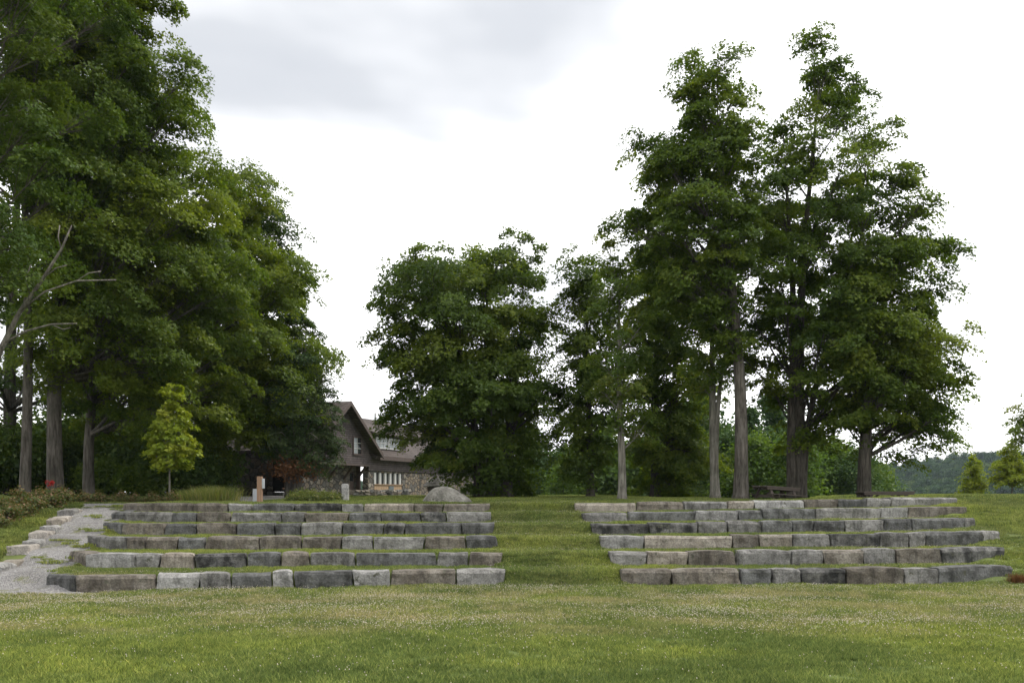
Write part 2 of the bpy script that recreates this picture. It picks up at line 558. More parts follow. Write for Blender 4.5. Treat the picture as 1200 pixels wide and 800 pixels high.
M['steel'] = plain('grey_metal', (0.32, 0.34, 0.36), 0.45, 0.5, var=0.1)
M['thatch'] = plain('weathered_shakes', (0.21, 0.20, 0.18), 0.9, scale=10, var=0.45, stretch=(1, 1, 0.3))
M['pebble'] = plain('pebbles', (0.24, 0.235, 0.23), 0.9, var=0.5, scale=60)
M['clover'] = plain('clover_heads', (0.46, 0.41, 0.34), 0.9, var=0.35, scale=9)
M['boulder'] = granite('boulder_stone', (0.20, 0.19, 0.165), (0.11, 0.105, 0.09), 0.5, (0.26, 0.25, 0.22))
mg, ntg, og = new_mat('window_glass')
bsdf(ntg, og, (0.02, 0.022, 0.025), 0.06, spec=0.9)
M['glass'] = mg
mg2, ntg2, og2 = new_mat('pale_reflection_curtain_glass')
bsdf(ntg2, og2, (0.24, 0.26, 0.275), 0.12, spec=0.8)  # pale base paints in the sky reflection on the gable, curtains on the dormer
M['pale_reflection_curtain'] = mg2
ml, ntl, ol = new_mat('interior_dark')
bsdf(ntl, ol, (0.012, 0.011, 0.010), 0.8)
M['dark'] = ml

# ------------------------------------------------------------------ terrain
ROWD = [25.0, 26.9, 28.8, 30.7, 32.6, 34.5]
LPX = [
    [53, 88, 183, 234, 271, 319, 344, 414, 458, 534.5, 592],
    [80, 100, 159, 187, 228, 289, 329, 363, 417, 512, 549, 588],
    [103, 116, 148, 170, 208, 240, 304, 353, 400, 437, 497, 546, 584],
    [120, 142, 192, 230, 277, 322, 352, 401, 449, 474, 541, 579],
    [130, 146, 201, 230, 270, 330, 357, 408, 447, 493, 523, 576],
    [144, 161, 226, 267, 295, 345, 400, 426, 485, 519, 574],
]
LCOL = [
    'dark brown light mid dark light dark light brown mid',
    'brown light mid tan black dark brown mid dark mid brown',
    'mid mid brown brown dark brown brown brown mid mid brown dark',
    'dark brown dark brown dark dark mid dark black dark dark',
    'dark mid dark brown mid mid brown dark dark black mid',
    'brown brown brown mid dark black mid tan brown tan',
]
RPX = [
    [727, 787, 868, 905, 939, 992, 1060, 1100, 1187],
    [715, 758, 806, 863, 928, 965, 1012, 1051, 1104, 1178],
    [703, 755, 858, 890, 929, 974, 1031, 1065, 1085, 1153, 1173],
    [693, 761, 818, 853, 893, 929, 953, 990, 1036, 1069, 1130, 1144],
    [682, 736, 814, 865, 894, 956, 1032, 1064, 1133],
    [673, 746, 802, 853, 884, 943, 982, 1015, 1044, 1122],
]
RCOL = [
    'brown brown dark mid black brown mid dark',
    'mid tan brown mid mid brown mid brown black',
    'light tan brown tan mid black mid mid dark mid',
    'black black mid mid dark dark dark mid dark dark mid',
    'mid dark light dark dark mid light brown',
    'tan brown mid tan light brown dark mid mid',
]
LEV = [0.0, 0.34, 0.67, 1.0, 1.33, 1.62, 1.92]
TL = [1.5, 0.75, 0.35, 0.25, 0.2, 0.1]
DZR = [0.0, 0.02, 0.07, 0.12, 0.13, 0.17, 0.19]
XOL = [(LPX[k][0] - 600) * (ROWD[k] - TL[k]) / F for k in range(6)]
XIL = [(LPX[k][-1] - 600) * ROWD[k] / F for k in range(6)]
XIR = [(RPX[k][0] - 600) * ROWD[k] / F for k in range(6)]
XOR = [(RPX[k][-1] - 600) * (ROWD[k] + 0.4) / F for k in range(6)]


def yf(k, x):
    """front line of stone row k"""
    x = np.asarray(x, float)
    y = ROWD[k] - TL[k] * np.clip(-x / 9.0, 0, 1.25) ** 1.5 + 0.35 * np.clip((x - 3) / 9.0, 0, 1.4)
    e = np.clip((XOL[k] + 1.3 - x) / 1.3, 0, 1.4)
    e2 = np.clip((x - (XOR[k] - 2.4)) / 2.4, 0, 1.2)
    return y + 0.75 * e ** 2 + 0.55 * e2 ** 2


def edge_x(y):
    return -13.25 - (np.asarray(y, float) - 25.5) * 0.24


def srow(x):
    return np.clip((np.asarray(x, float) - 3) / 11.0, 0, 1.3)


def gz(x, y):
    x = np.asarray(x, float); y = np.asarray(y, float)
    z = np.zeros(np.broadcast(x, y).shape)
    s = srow(x)
    for k in range(6):
        f = yf(k, x)
        dlt = LEV[k + 1] - LEV[k] + (DZR[k + 1] - DZR[k]) * s
        hard = smst(XOL[k] + 0.1, XOL[k] + 0.7, x) * (1 - smst(XIL[k] - 0.22, XIL[k] - 0.06, x)) \
            + smst(XIR[k] + 0.06, XIR[k] + 0.22, x) * (1 - smst(XOR[k] - 1.0, XOR[k] - 0.15, x))
        h = smst(f + 0.16, f + 0.38, y)
        aisle = smst(f - 0.30, f + 0.72, y)
        left = smst(f - 0.45, f + 0.9, y)
        right = smst(f - 0.9, f + 1.3, y)
        soft = np.where(x < XOL[k] + 1.5, left, np.where(x < 4, aisle, right))
        z = z + dlt * (hard * h + (1 - hard) * soft)
    # bank left of the path edging
    ex = edge_x(y)
    z = z + smst(24.0, 27.0, y) * (1 - smst(34, 40, y)) * np.clip((ex - 0.2 - x) * 0.16, 0, 1.1)
    # lawn rising gently towards the camera
    z = z + 0.035 * np.clip(22 - y, 0, 25)
    # top lawn
    z = z + 0.012 * np.clip(y - 37, 0, 12) * (1 - smst(4, 9, x))
    z = z - 0.56 * smst(36.0, 39.3, y) * smst(8.9, 12.2, x) * (1 - smst(17, 20, x))
    y0 = 125 - 72 * smst(-3, 7, x)
    z = z - 13 * smst(y0, y0 + 170, y)
    z = z + 0.018 * np.sin(x * 1.1 + 0.4 * y) * np.sin(y * 0.8 - 0.3 * x) + 0.01 * np.sin(2.7 * x + 1.3 * y)
    return z


def build_ground():
    xs = np.concatenate([[-4000, -1500, -700, -350, -180, -100, -70, -50], np.arange(-40, -17, 1.0), np.arange(-17, 17.01, 0.14),
                         np.arange(17.5, 40, 1.0), [50, 70, 100, 180, 350, 700, 1500, 4000]])
    ys = np.concatenate([[-60, -25, -8, -2], np.arange(0, 22, 0.5), np.arange(22, 37.5, 0.12), np.arange(37.6, 60, 0.5),
                         np.arange(60, 130, 4), [150, 180, 220, 270, 330, 420, 600, 900, 1500, 4000]])
    X, Y = np.meshgrid(xs, ys)
    Z = gz(X, Y)
    v = np.stack([X, Y, Z], -1).reshape(-1, 3)
    nx = len(xs); ny = len(ys)
    i = np.arange(nx * ny).reshape(ny, nx)
    f = np.stack([i[:-1, :-1], i[:-1, 1:], i[1:, 1:], i[1:, :-1]], -1).reshape(-1, 4)
    o = link('ground', mesh_np('ground', v, f, True), M['ground'])
    tag(o, kind='structure')


build_ground()


def in_path(x, y):
    """gravel ramp left of the left stone rows"""
    xr = np.interp(y, [22.4, 23.0, 24.2, 27, 30, 34.5, 36.8], [-8.6, -9.8, -11.1, -11.75, -12.5, -13.15, -13.4])
    xl = np.where(y < 25.2, -40.0, edge_x(y) + 0.18)
    yb = 22.75 + 0.05 * np.sin(x * 2.0)
    return (x < xr) & (x > xl) & (y > yb) & (y < 36.8)


def in_court(x, y):
    """grey path in front of the house"""
    xr = np.interp(y, [37.5, 44, 64], [-9.6, -9.8, -10.2])
    xl = np.interp(y, [37.5, 44, 64], [-12.4, -14.5, -24])
    return (x < xr) & (x > xl) & (y > 38.5) & (y < 63)


def path_sheet(name, x0, x1, y0, y1, step, test, dz):
    xs = np.arange(x0, x1, step); ys = np.arange(y0, y1, step)
    X, Y = np.meshgrid(xs, ys)
    Z = gz(X, Y) + dz
    v = np.stack([X, Y, Z], -1).reshape(-1, 3)
    nx, ny = len(xs), len(ys)
    i = np.arange(nx * ny).reshape(ny, nx)
    f = np.stack([i[:-1, :-1], i[:-1, 1:], i[1:, 1:], i[1:, :-1]], -1).reshape(-1, 4)
    c = v[f].mean(1)
    f = f[test(c[:, 0], c[:, 1])]
    u, inv = np.unique(f, return_inverse=True)
    o = link(name, mesh_np(name, v[u], inv.reshape(f.shape), True), M['gravel'])
    tag(o, kind='structure')
    return o


path_sheet('gravel_path', -22, -8, 22, 37, 0.16, in_path, 0.012)
path_sheet('house_path', -26, -9, 38, 63.5, 0.4, in_court, 0.012)

# ------------------------------------------------------------------ granite blocks
def block_mesh(name, L, Dp, H, seed, slant=(0, 0), cuts=5, rough=0.03, taper=0.0):
    """roughly squared granite block; origin at the middle of its base front edge, x along the row"""
    bm = bmesh.new()
    bmesh.ops.create_cube(bm, size=2.0)
    bmesh.ops.subdivide_edges(bm, edges=list(bm.edges), cuts=cuts, use_grid_fill=True)
    rs = random.Random(seed)
    off = Vector((rs.uniform(-50, 50), rs.uniform(-50, 50), rs.uniform(-50, 50)))
    bow = rs.uniform(-0.02, 0.03)
    tl, tr = rs.uniform(-0.02, 0.012), rs.uniform(-0.02, 0.012)
    if H < 0.25: tl *= 0.4; tr *= 0.4
    bat = rs.uniform(0.0, 0.05) * min(1, H / 0.4)
    for v in bm.verts:
        u, w, h = v.co
        # pull edges in a little: worn arrises
        k = sum(1 for q in (u, w, h) if abs(q) > 0.99)
        if k >= 2:
            f = (0.010 if k == 2 else 0.014) * rs.uniform(0.2, 2.0)
        else:
            f = 0
        x = u * (L / 2); y = (w + 1) * Dp / 2; z = (h + 1) * H / 2
        x -= math.copysign(f, u) * (abs(u) > 0.99); y -= math.copysign(f, w) * (abs(w) > 0.99); z -= math.copysign(f, h) * (abs(h) > 0.99)
        e = slant[0] * (1 - u) / 2 + slant[1] * (1 + u) / 2
        x += e * (h)
        if h > 0.9:
            z += (tl * (1 - u) + tr * (1 + u)) / 2 + bow * (1 - u * u)
            y += taper + (bat if w < -0.9 else 0)
        p = Vector((x, y, z)) * 3.2 + off
        n = mnoise.noise_vector(p * 0.6) * rough + mnoise.noise_vector(p * 1.7) * rough * 0.7 + mnoise.noise_vector(p * 4.0) * rough * 0.35
        if abs(u) > 0.99: n.x *= 0.3
        if abs(h) > 0.99: n.z *= 0.6
        v.co = Vector((x, y, z)) + n
    me = bpy.data.meshes.new(name)
    bm.to_mesh(me); bm.free()
    return me


ORD = ['front', 'second', 'third', 'fourth', 'fifth', 'top']
for side, PXS, CLS in (('left', LPX, LCOL), ('right', RPX, RCOL)):
    for k in range(6):
        px = PXS[k]; cols = CLS[k].split()
        xs = []
        for p in px:
            x = (p - 600) * ROWD[k] / F
            for _ in range(6):
                x = (p - 600) * float(yf(k, x)) / F
            xs.append(x)
        xm = (xs[0] + xs[-1]) / 2
        root = empty('stone_seating_row', (xm, float(yf(k, xm)), LEV[k] + DZR[k] * float(srow(xm))))
        lab = {0: 'front row of granite blocks at the lawn edge, %s of the grass aisle', 5: 'top row of granite blocks on the crest, %s of the grass aisle'}.get(
            k, ORD[k] + ' granite block row up from the lawn, %s of the grass aisle')
        tag(root, lab % side, 'stone row', 'granite seating rows')
        for i in range(len(px) - 1):
            xa, xb = xs[i], xs[i + 1]
            pa = Vector((xa, float(yf(k, xa)), 0)); pb = Vector((xb, float(yf(k, xb)), 0))
            d = pb - pa; L = d.length - random.uniform(0.02, 0.045)
            mid = (pa + pb) / 2
            s = float(srow(mid.x))
            zb = LEV[k] + DZR[k] * s - 0.10
            zt = LEV[k + 1] + DZR[k + 1] * s + (0.055 if k < 5 else 0.03) + random.uniform(-0.01, 0.012)
            sl = (random.uniform(-0.05, 0.05), random.uniform(-0.05, 0.05))
            me = block_mesh('stone', L, random.uniform(0.48, 0.6), zt - zb, k * 100 + i + (1000 if side == 'right' else 0), sl, 5, 0.019)
            o = link('stone', me, GR[cols[i]], root)
            o.location = Vector((mid.x, mid.y + random.uniform(-0.03, 0.02), zb)) - root.location
            o.rotation_euler = (random.uniform(-0.02, 0.02), 0, math.atan2(d.y, d.x))

# kerb of flat stones along the gravel path
root = empty('path_edging', (-13.6, 27.0, 0.5))
tag(root, 'stepped line of flat pale stones edging the gravel path', 'stone edging')
yy = 22.9; i = 0
while yy < 35.6:
    ln = random.uniform(0.85, 1.35)
    ya, yb = yy, min(yy + ln, 36.0)
    ym = (ya + yb) / 2
    xa, xb = float(edge_x(ya)), float(edge_x(yb))
    g = float(gz(xa + 0.45, ym))
    me = block_mesh('edging_stone', (yb - ya) * 1.08, random.uniform(0.45, 0.62), 0.30, 700 + i, (0, 0), 4, 0.03)
    o = link('edging_stone', me, GR[['light', 'pale', 'light', 'tan', 'pale'][i % 5]], root)
    o.location = Vector(((xa + xb) / 2 + 0.28, ym, g - 0.165 + random.uniform(-0.02, 0.03))) - root.location
    o.rotation_euler = (random.uniform(-0.03, 0.03), random.uniform(-0.03, 0.03), math.atan2(yb - ya, xb - xa))
    yy += ln + 0.01; i += 1


# ------------------------------------------------------------------ leaves and trees
def leaf_cloud(name, c, nrm, size, tint, mat, parent=None, aspect=0.8, fold=0.18, rng=RNG, tri=False):
    """every leaf a folded, pointed quad"""
    n = len(c)
    nrm = nrm / (np.linalg.norm(nrm, axis=1, keepdims=True) + 1e-9)
    rv = rng.normal(size=(n, 3))
    d = np.cross(nrm, rv); d /= (np.linalg.norm(d, axis=1, keepdims=True) + 1e-9)
    s = np.cross(nrm, d)
    L = size[:, None]
    if tri:
        w = L * 0.46
        bl = c - d * L * 0.38 - nrm * L * 0.06
        v = np.stack([bl - s * w, bl + s * w, c + d * L * 0.62 - nrm * L * 0.10], 1).reshape(-1, 3)
        me = mesh_np(name, v, np.arange(n * 3, dtype=np.int32).reshape(-1, 3))
        a = me.attributes.new('tint', 'FLOAT', 'FACE')
        a.data.foreach_set('value', np.clip(tint, 0, 1).astype(np.float32))
        return link(name, me, mat, parent)
    base = c - d * L * 0.5; tip = c + d * L * 0.5 - nrm * L * 0.08
    w = L * aspect * 0.5
    mid = c - d * L * 0.08
    le = mid + s * w + nrm * L * fold; ri = mid - s * w + nrm * L * fold
    v = np.stack([base, ri, tip, le], 1).reshape(-1, 3)
    f = np.arange(n * 4, dtype=np.int32).reshape(-1, 4)
    me = mesh_np(name, v, f)
    a = me.attributes.new('tint', 'FLOAT', 'FACE')
    a.data.foreach_set('value', np.clip(tint, 0, 1).astype(np.float32))
    return link(name, me, mat, parent)


def smooth_noise3(p, seed):
    a = np.sin(p[:, 0] * 1.1 + seed) * np.cos(p[:, 1] * 0.9 + seed * 1.7) + np.sin(p[:, 2] * 1.3 + seed * 0.6)
    return a * 0.5


def bez(a, b, c, n):
    t = np.linspace(0, 1, n)[:, None]
    return (1 - t) ** 2 * np.array(a) + 2 * t * (1 - t) * np.array(b) + t * t * np.array(c)


def tree(px, D, env, label, leafn, leafs, mat='maple', barkm='grey', r0=0.3, boughs=40, sprays=11, cat='tree', name='maple_tree', group=None,
         stems=None, lean=0.0, first=None, brad=1.15, depth=1.0, tintbias=0.0, upright=0.35, extra=None, topf=0.92, flat=0.58, seed=None, gap=0.0, base_z=None, core=0.42, bthin=1.0):
    """env: list of (photo row, left, right) of the crown outline at distance D"""
    rng = np.random.default_rng(seed if seed is not None else int(px * 7 + D * 13) % 100000)
    bx = PX(px, D)
    bz = float(gz(bx, D)) if base_z is None else base_z
    root = empty(name, (bx, D, bz - 0.05))
    tag(root, label, cat, group)
    e = sorted([(PZ(y, D) - bz, PX(l, D) - bx, PX(r, D) - bx) for y, l, r in env])
    ez = np.array([q[0] for q in e]); el = np.array([q[1] for q in e]); er = np.array([q[2] for q in e])
    zlo, zhi = ez[0], ez[-1]
    # boughs spread through the outline, evenly (best candidate)
    zs = np.linspace(zlo, zhi, 200)
    wd = np.interp(zs, ez, er) - np.interp(zs, ez, el)
    cdf = np.cumsum(wd ** 0.95); cdf /= cdf[-1]
    B = []
    hwmax = wd.max() / 2
    ja, jb = rng.random(2) * 6.28
    jit = min(0.5, 0.11 * hwmax)
    for i in range(boughs):
        best = None; bd = -1
        for _ in range(10):
            z = float(np.interp(rng.random(), cdf, zs))
            l = float(np.interp(z, ez, el)); r = float(np.interp(z, ez, er))
            if r - l > 2.4:                       # uneven outline: boughs stand out and draw back
                l += jit * (math.sin(z * 1.9 + ja) * 0.8 + math.sin(z * 0.83 + jb) * 0.6); r -= jit * (math.sin(z * 1.7 + jb) * 0.8 + math.sin(z * 0.9 + ja * 2) * 0.6)
            hw = (r - l) / 2; hw = max(hw - min(brad * 0.66, 0.42 * hw), 0.15); xc = (l + r) / 2
            ph = rng.random() * 2 * math.pi
            rho = rng.random() ** core
            hd = min(hw, hwmax * 0.9) * depth
            p = np.array([xc + rho * math.cos(ph) * hw, rho * math.sin(ph) * hd, z])
            dm = min((np.sum(((p - q) * (1, 1, 1.5)) ** 2) for q in B), default=9e9)
            if dm > bd: bd = dm; best = p
        B.append(best)
    B = np.array(B)
    # stems
    H = zhi
    if stems is None:
        stems = [(0.0, 0.6 * float((np.interp(zhi * 0.9, ez, el) + np.interp(zhi * 0.9, ez, er)) / 2), 1.0, topf)]
    tm = MB(); bmk = MB()
    ST = []
    for (sx, tx, rs, tf) in stems:
        n = 12
        hh = np.linspace(0, H * tf, n)
        t = hh / (H * tf)
        wob = 0.012 * H
        xs_ = sx + (tx - sx) * t ** 1.9 + wob * np.sin(t * 5 + rng.random() * 6) * t * (1 - t) * 2
        ys_ = wob * np.sin(t * 4 + rng.random() * 6) * t * 1.2
        rr = r0 * rs * ((1 - t) ** 0.75 * 0.95 + 0.05)
        rr[0] *= 1.45
        pts = np.stack([xs_, ys_, hh], 1)
        flare = np.array([[xs_[0], ys_[0], 0.28]])
        pts = np.concatenate([pts[:1], flare, pts[1:]]); rr = np.concatenate([rr[:1], [r0 * rs * 1.1], rr[1:]])
        tm.tube(pts, rr, 12)
        ST.append((pts, rr))
    tr = tm.build('trunk', BARK[barkm], root, smooth=True)
    if first is None: first = max(zlo - 0.6, 0.18 * H)
    C = []; NR = []; T = []
    per = max(6, int(leafn * 2.0 / (boughs * sprays)))
    for p in B:
        # nearest stem
        si = min(range(len(ST)), key=lambda q: abs(np.interp(p[2] * 0.8, ST[q][0][:, 2], ST[q][0][:, 0]) - p[0]) + 0.3 * rng.random())
        pts, rr = ST[si]
        hd0 = math.hypot(p[0] - np.interp(p[2], pts[:, 2], pts[:, 0]), p[1])
        za = np.clip(p[2] - 0.25 - hd0 * (0.55 + 0.35 * rng.random()), first, H * 0.86)
        if za > p[2] + 0.6: za = max(first * 0.8, p[2] - 0.1)
        a = np.array([np.interp(za, pts[:, 2], pts[:, i]) for i in range(3)])
        ra = float(np.interp(za, pts[:, 2], rr))
        dirn = p - a
        ctrl = a + dirn * np.array([0.55, 0.55, 0.25]) + np.array([0, 0, upright * hd0 * 0.35])
        cur = bez(a, ctrl, p, 7)
        rb = min(ra * 0.5, 0.022 + 0.017 * np.linalg.norm(dirn)) * bthin
        bmk.tube(cur, np.linspace(rb, 0.014, 7), 5, cap=False)
        bt = rng.normal() * 0.16 + tintbias
        out = np.array([p[0] - a[0], p[1] - a[1], 0]); out = out / (np.linalg.norm(out) + 1e-6)
        scl = brad * (0.75 + 0.5 * rng.random())
        for j in range(sprays):
            q = np.clip(rng.normal(size=3), -1.7, 1.7) * np.array([0.52, 0.52, flat * 0.55]) * scl
            q[2] -= 0.16 * (q[0] ** 2 + q[1] ** 2) / scl
            ctr = p + q
            st = cur[rng.integers(3, 6)]
            mid = (st + ctr) / 2 + np.array([0, 0, 0.08])
            bmk.tube([st, mid, ctr], [0.014, 0.010, 0.005], 3, cap=False)
            m = max(4, int(per * (0.5 + rng.random())))
            rad = 0.42 * scl / 1.15 * (0.7 + 0.6 * rng.random())
            th = rng.random(m) * 2 * math.pi; rh = rad * np.sqrt(rng.random(m)) * 1.25
            lx = rh * np.cos(th); ly = rh * np.sin(th)
            lz = rng.normal(size=m) * 0.10 * scl - 0.35 * rh ** 2 / rad
            tilt = out * (0.35 + 0.25 * rng.random()) + np.array([q[0], q[1], 0]) * 0.35
            nn = np.array([0, 0, 1.0]) + tilt + rng.normal(size=(m, 3)) * 0.55
            C.append(np.stack([lx, ly, lz - (lx * tilt[0] + ly * tilt[1]) * 0.5], 1) + ctr)
            NR.append(nn)
            T.append(0.5 + bt + rng.normal() * 0.08 + rng.normal(size=m) * 0.14)
    if extra:
        dm = MB()
        for (pl, r1) in extra:                    # bare limbs, given as photo points at the tree's distance
            w = [(PX(x, D + dy) - bx, dy, PZ(y, D + dy) - bz) for x, y, dy in pl]
            dm.tube(w, np.linspace(r1, 0.02, len(w)), 6)
        dm.build('bare_limb', BARK['dead'], root, smooth=True)
    bmk.build('branches', BARK[barkm], root, smooth=True)
    C = np.concatenate(C); NR = np.concatenate(NR); T = np.concatenate(T)
    sz = leafs * 0.70 * (0.6 + 0.8 * rng.random(len(C)))
    leaf_cloud('crown', C, NR, sz, T, LEAF[mat], root, rng=rng, tri=True)
    return root


Q = 1.0
# --- tall trees right of the aisle
tree(868, 40, [(76, 790, 858), (100, 760, 876), (140, 764, 880), (200, 732, 896), (240, 716, 904), (290, 724, 904), (330, 752, 896), (365, 790, 888), (400, 825, 882)],
     'tall maple with bare grey trunk rising just left of the weathered picnic table', 46000, 0.165, 'maple', 'grey', 0.29, 66, 12, brad=0.95)
tree(933, 42.5, [(46, 935, 985), (70, 912, 1022), (120, 908, 1030), (150, 896, 1052), (200, 862, 1064), (240, 858, 1104), (300, 858, 1120), (360, 858, 1124), (420, 858, 1112), (460, 872, 1065), (495, 890, 1010), (515, 908, 965)],
     'tallest maple, thick dark clustered trunk, behind the tilted picnic table', 74000, 0.165, 'maple', 'dark', 0.29, 100, 12, brad=0.98, tintbias=-0.05,
     stems=[(-0.14, -0.5, 0.85, 0.74), (0.12, 1.0, 0.85, 0.9), (0.3, 3.4, 0.6, 0.66)])
tree(1013, 40.5, [(295, 985, 1090), (330, 960, 1104), (380, 950, 1110), (440, 950, 1124), (480, 955, 1120), (500, 985, 1106), (518, 1010, 1070)],
     'maple with short thick trunk and spreading crown beside the low table', 44000, 0.165, 'maple', 'dark', 0.30, 50, 12, brad=1.05, tintbias=0.08,
     )
tree(838, 44, [(285, 790, 870), (330, 775, 885), (400, 790, 890), (450, 800, 880)],
     'slim pale-trunked tree forking high beside the tall maple', 9000, 0.16, 'sparse', 'pale', 0.21, 18, 8, brad=1.0, stems=[(0, -0.4, 1.0, 0.95), (0.0, 1.1, 0.7, 0.9)])
tree(768, 50, [(280, 738, 806), (320, 722, 835), (400, 722, 842), (470, 722, 838), (530, 728, 838), (570, 740, 825), (582, 755, 815)],
     'dense dark tree with foliage down to the ground behind the stone rows', 46000, 0.18, 'maple', 'dark', 0.26, 62, 11, brad=1.15, tintbias=0.08)
tree(729, 42, [(282, 695, 745), (330, 682, 758), (400, 690, 765), (450, 690, 780), (510, 700, 770)],
     'thin sparse tree with straight pale grey trunk and yellowing leaves', 8000, 0.15, 'sparse', 'pale', 0.18, 22, 8, brad=0.9)
tree(692, 47, [(300, 655, 705), (340, 648, 718), (420, 645, 738), (500, 640, 738), (550, 650, 730)],
     'small dark-trunked tree with airy layered foliage by the aisle top', 21000, 0.165, 'maple', 'dark', 0.19, 36, 10, brad=1.05)
tree(576, 48, [(288, 512, 616), (304, 470, 636), (334, 442, 650), (380, 430, 656), (430, 434, 658), (480, 442, 658), (515, 458, 655), (540, 488, 650), (556, 528, 645), (568, 555, 635)],
     'broad round maple with three dark trunks behind the boulder', 92000, 0.18, 'maple', 'dark', 0.30, 100, 12, brad=1.2,
     stems=[(-0.65, -2.0, 0.8, 0.75), (0.0, -0.3, 0.85, 0.88), (0.72, 1.6, 1.0, 0.74)])

# --- left grove
tree(-28, 31, [(-190, -260, 90), (-60, -270, 150), (80, -270, 150), (200, -260, 120), (300, -200, 70), (345, -150, 10)],
     'big maple at the left picture edge with bare grey limbs', 46000, 0.15, 'dark', 'dark', 0.38, 62, 11, brad=1.1, bthin=0.35, tintbias=0.1,
     extra=[([(-12, 440, 0), (2, 405, -0.2), (22, 365, -0.4), (50, 325, -0.8), (72, 290, -1.2), (84, 262, -1.4)], 0.105),
            ([(50, 325, -0.8), (66, 312, -1.0), (78, 309, -1.2)], 0.02), ([(72, 290, -1.2), (68, 276, -1.3), (70, 262, -1.3)], 0.018), ([(60, 378, -1.2), (74, 384, -1.3), (82, 382, -1.4)], 0.014),
            ([(90, 327, -1.4), (104, 318, -1.5), (118, 316, -1.6)], 0.015), ([(36, 345, -0.6), (30, 325, -0.7), (36, 308, -0.8)], 0.022),
            ([(4, 400, -0.2), (30, 386, -0.8), (60, 378, -1.2), (90, 377, -1.6)], 0.038),
            ([(24, 362, -0.5), (52, 340, -1.0), (90, 327, -1.4), (136, 326, -1.9)], 0.036)])
tree(29, 40, [(-170, -60, 120), (-60, -70, 175), (60, -60, 190), (180, -50, 170), (280, -30, 150), (335, 0, 110)],
     'maple with slender bare grey trunk, second trunk from the left picture edge', 58000, 0.165, 'dark', 'grey', 0.22, 74, 11, brad=1.15, tintbias=0.15, bthin=0.6)
tree(65, 42, [(-180, 60, 190), (-60, 20, 205), (0, 10, 206), (60, 10, 228), (120, 10, 246), (180, 20, 262), (250, 20, 274), (330, 20, 282), (400, 20, 266), (450, 40, 232)],
     'big maple with thick rough trunk behind the red flowers', 112000, 0.175, 'maple', 'grey', 0.33, 122, 12, brad=1.25, tintbias=0.14)
tree(104, 46, [(170, 120, 250), (240, 90, 285), (320, 60, 310), (400, 50, 320), (470, 60, 300), (500, 90, 260)],
     'maple with medium grey trunk between thick trunk and young tree', 46000, 0.175, 'maple', 'grey', 0.26, 60, 11, brad=1.2, tintbias=0.1)
tree(232, 52, [(185, 255, 302), (212, 225, 330), (260, 200, 338), (300, 180, 352), (380, 170, 376), (430, 160, 386), (475, 170, 378), (510, 185, 345), (532, 200, 270)],
     'yellow-green maple overhanging behind the young tree', 66000, 0.19, 'warm', 'dark', 0.3, 76, 11, brad=1.3, tintbias=-0.1)
tree(258, 59, [(205, 285, 330), (240, 275, 350), (300, 265, 362), (380, 250, 388), (440, 240, 392), (480, 250, 386), (508, 262, 350)],
     'dark maple leaning over the roof of the brown house', 40000, 0.19, 'dark', 'dark', 0.3, 56, 11, brad=1.3)
tree(14, 55, [(60, -120, 160), (200, -140, 180), (320, -140, 190), (420, -120, 180), (470, -90, 160)],
     'dark shaded tree deep in the grove behind the slender trunk', 26000, 0.22, 'dark', 'dark', 0.4, 44, 10, brad=1.6)
tree(160, 60, [(250, 60, 230), (330, 40, 260), (420, 40, 270), (500, 60, 260), (545, 90, 230)],
     'dark shaded tree deep in the grove left of the young tree', 26000, 0.22, 'dark', 'dark', 0.3, 44, 10, brad=1.5)
# cedar by the house with dead brown skirt
t = tree(346, 51, [(405, 335, 366), (435, 318, 390), (475, 305, 403), (510, 302, 404), (530, 312, 396), (544, 335, 382)],
         'scraggly cedar with brown dead lower foliage before the house', 24000, 0.12, 'cedar', 'grey', 0.28, 66, 10, name='cedar_tree', brad=0.75, flat=0.8,
         stems=[(0.1, 0.2, 1.0, 0.95), (-0.35, -0.5, 0.6, 0.8)],
         extra=[([(352, 500, -0.4), (366, 488, -1.2), (382, 484, -1.8), (388, 476, -2.0)], 0.03), ([(345, 520, -0.3), (330, 505, -1.2), (318, 508, -1.6)], 0.03),
                ([(350, 515, -0.3), (364, 506, -1.3), (372, 512, -1.8)], 0.025)])
n = 900
c = RNG.normal(size=(n, 3)) * np.array([0.55, 0.5, 0.28]) + np.array([0.05, -0.95, PZ(549, 51) - float(gz(t.location.x, 51))])
leaf_cloud('dead_foliage', c, RNG.normal(size=(n, 3)) + np.array([0, 0, 0.4]), 0.10 + 0.06 * RNG.random(n), RNG.random(n), LEAF['rust'], t)

# young trees
tree(199, 38, [(450, 198, 206), (470, 188, 214), (490, 180, 220), (510, 173, 226), (528, 170, 229), (540, 176, 223)],
     'small young tree with bright yellow-green cone crown and thin trunk', 9000, 0.17, 'young', 'pale', 0.04, 60, 9, name='young_tree', brad=0.36, upright=0.6, first=1.3)
tree(1141, 62, [(532, 1139, 1144), (548, 1130, 1150), (565, 1125, 1156), (580, 1123, 1160)],
     'short bushy yellow-green young tree on the right lawn', 5000, 0.13, 'young', 'pale', 0.05, 34, 8, name='young_tree', brad=0.42)
tree(1186, 60, [(517, 1183, 1190), (532, 1172, 1198), (550, 1162, 1210), (563, 1164, 1212)],
     'round yellow-green young tree near the right picture edge', 5500, 0.14, 'young', 'pale', 0.05, 34, 8, name='young_tree', brad=0.5)
tree(1222, 55, [(452, 1205, 1232), (480, 1186, 1260), (510, 1188, 1262), (530, 1195, 1250)],
     'thin-leaved tree reaching in at the right picture edge', 7000, 0.16, 'sparse', 'grey', 0.14, 26, 9, brad=0.8)

# ------------------------------------------------------------------ copies helper
def copy_tree(o, parent=None):
    c = o.copy(); COL.objects.link(c); c.parent = parent
    for ch in list(o.children):
        copy_tree(ch, c)
    return c


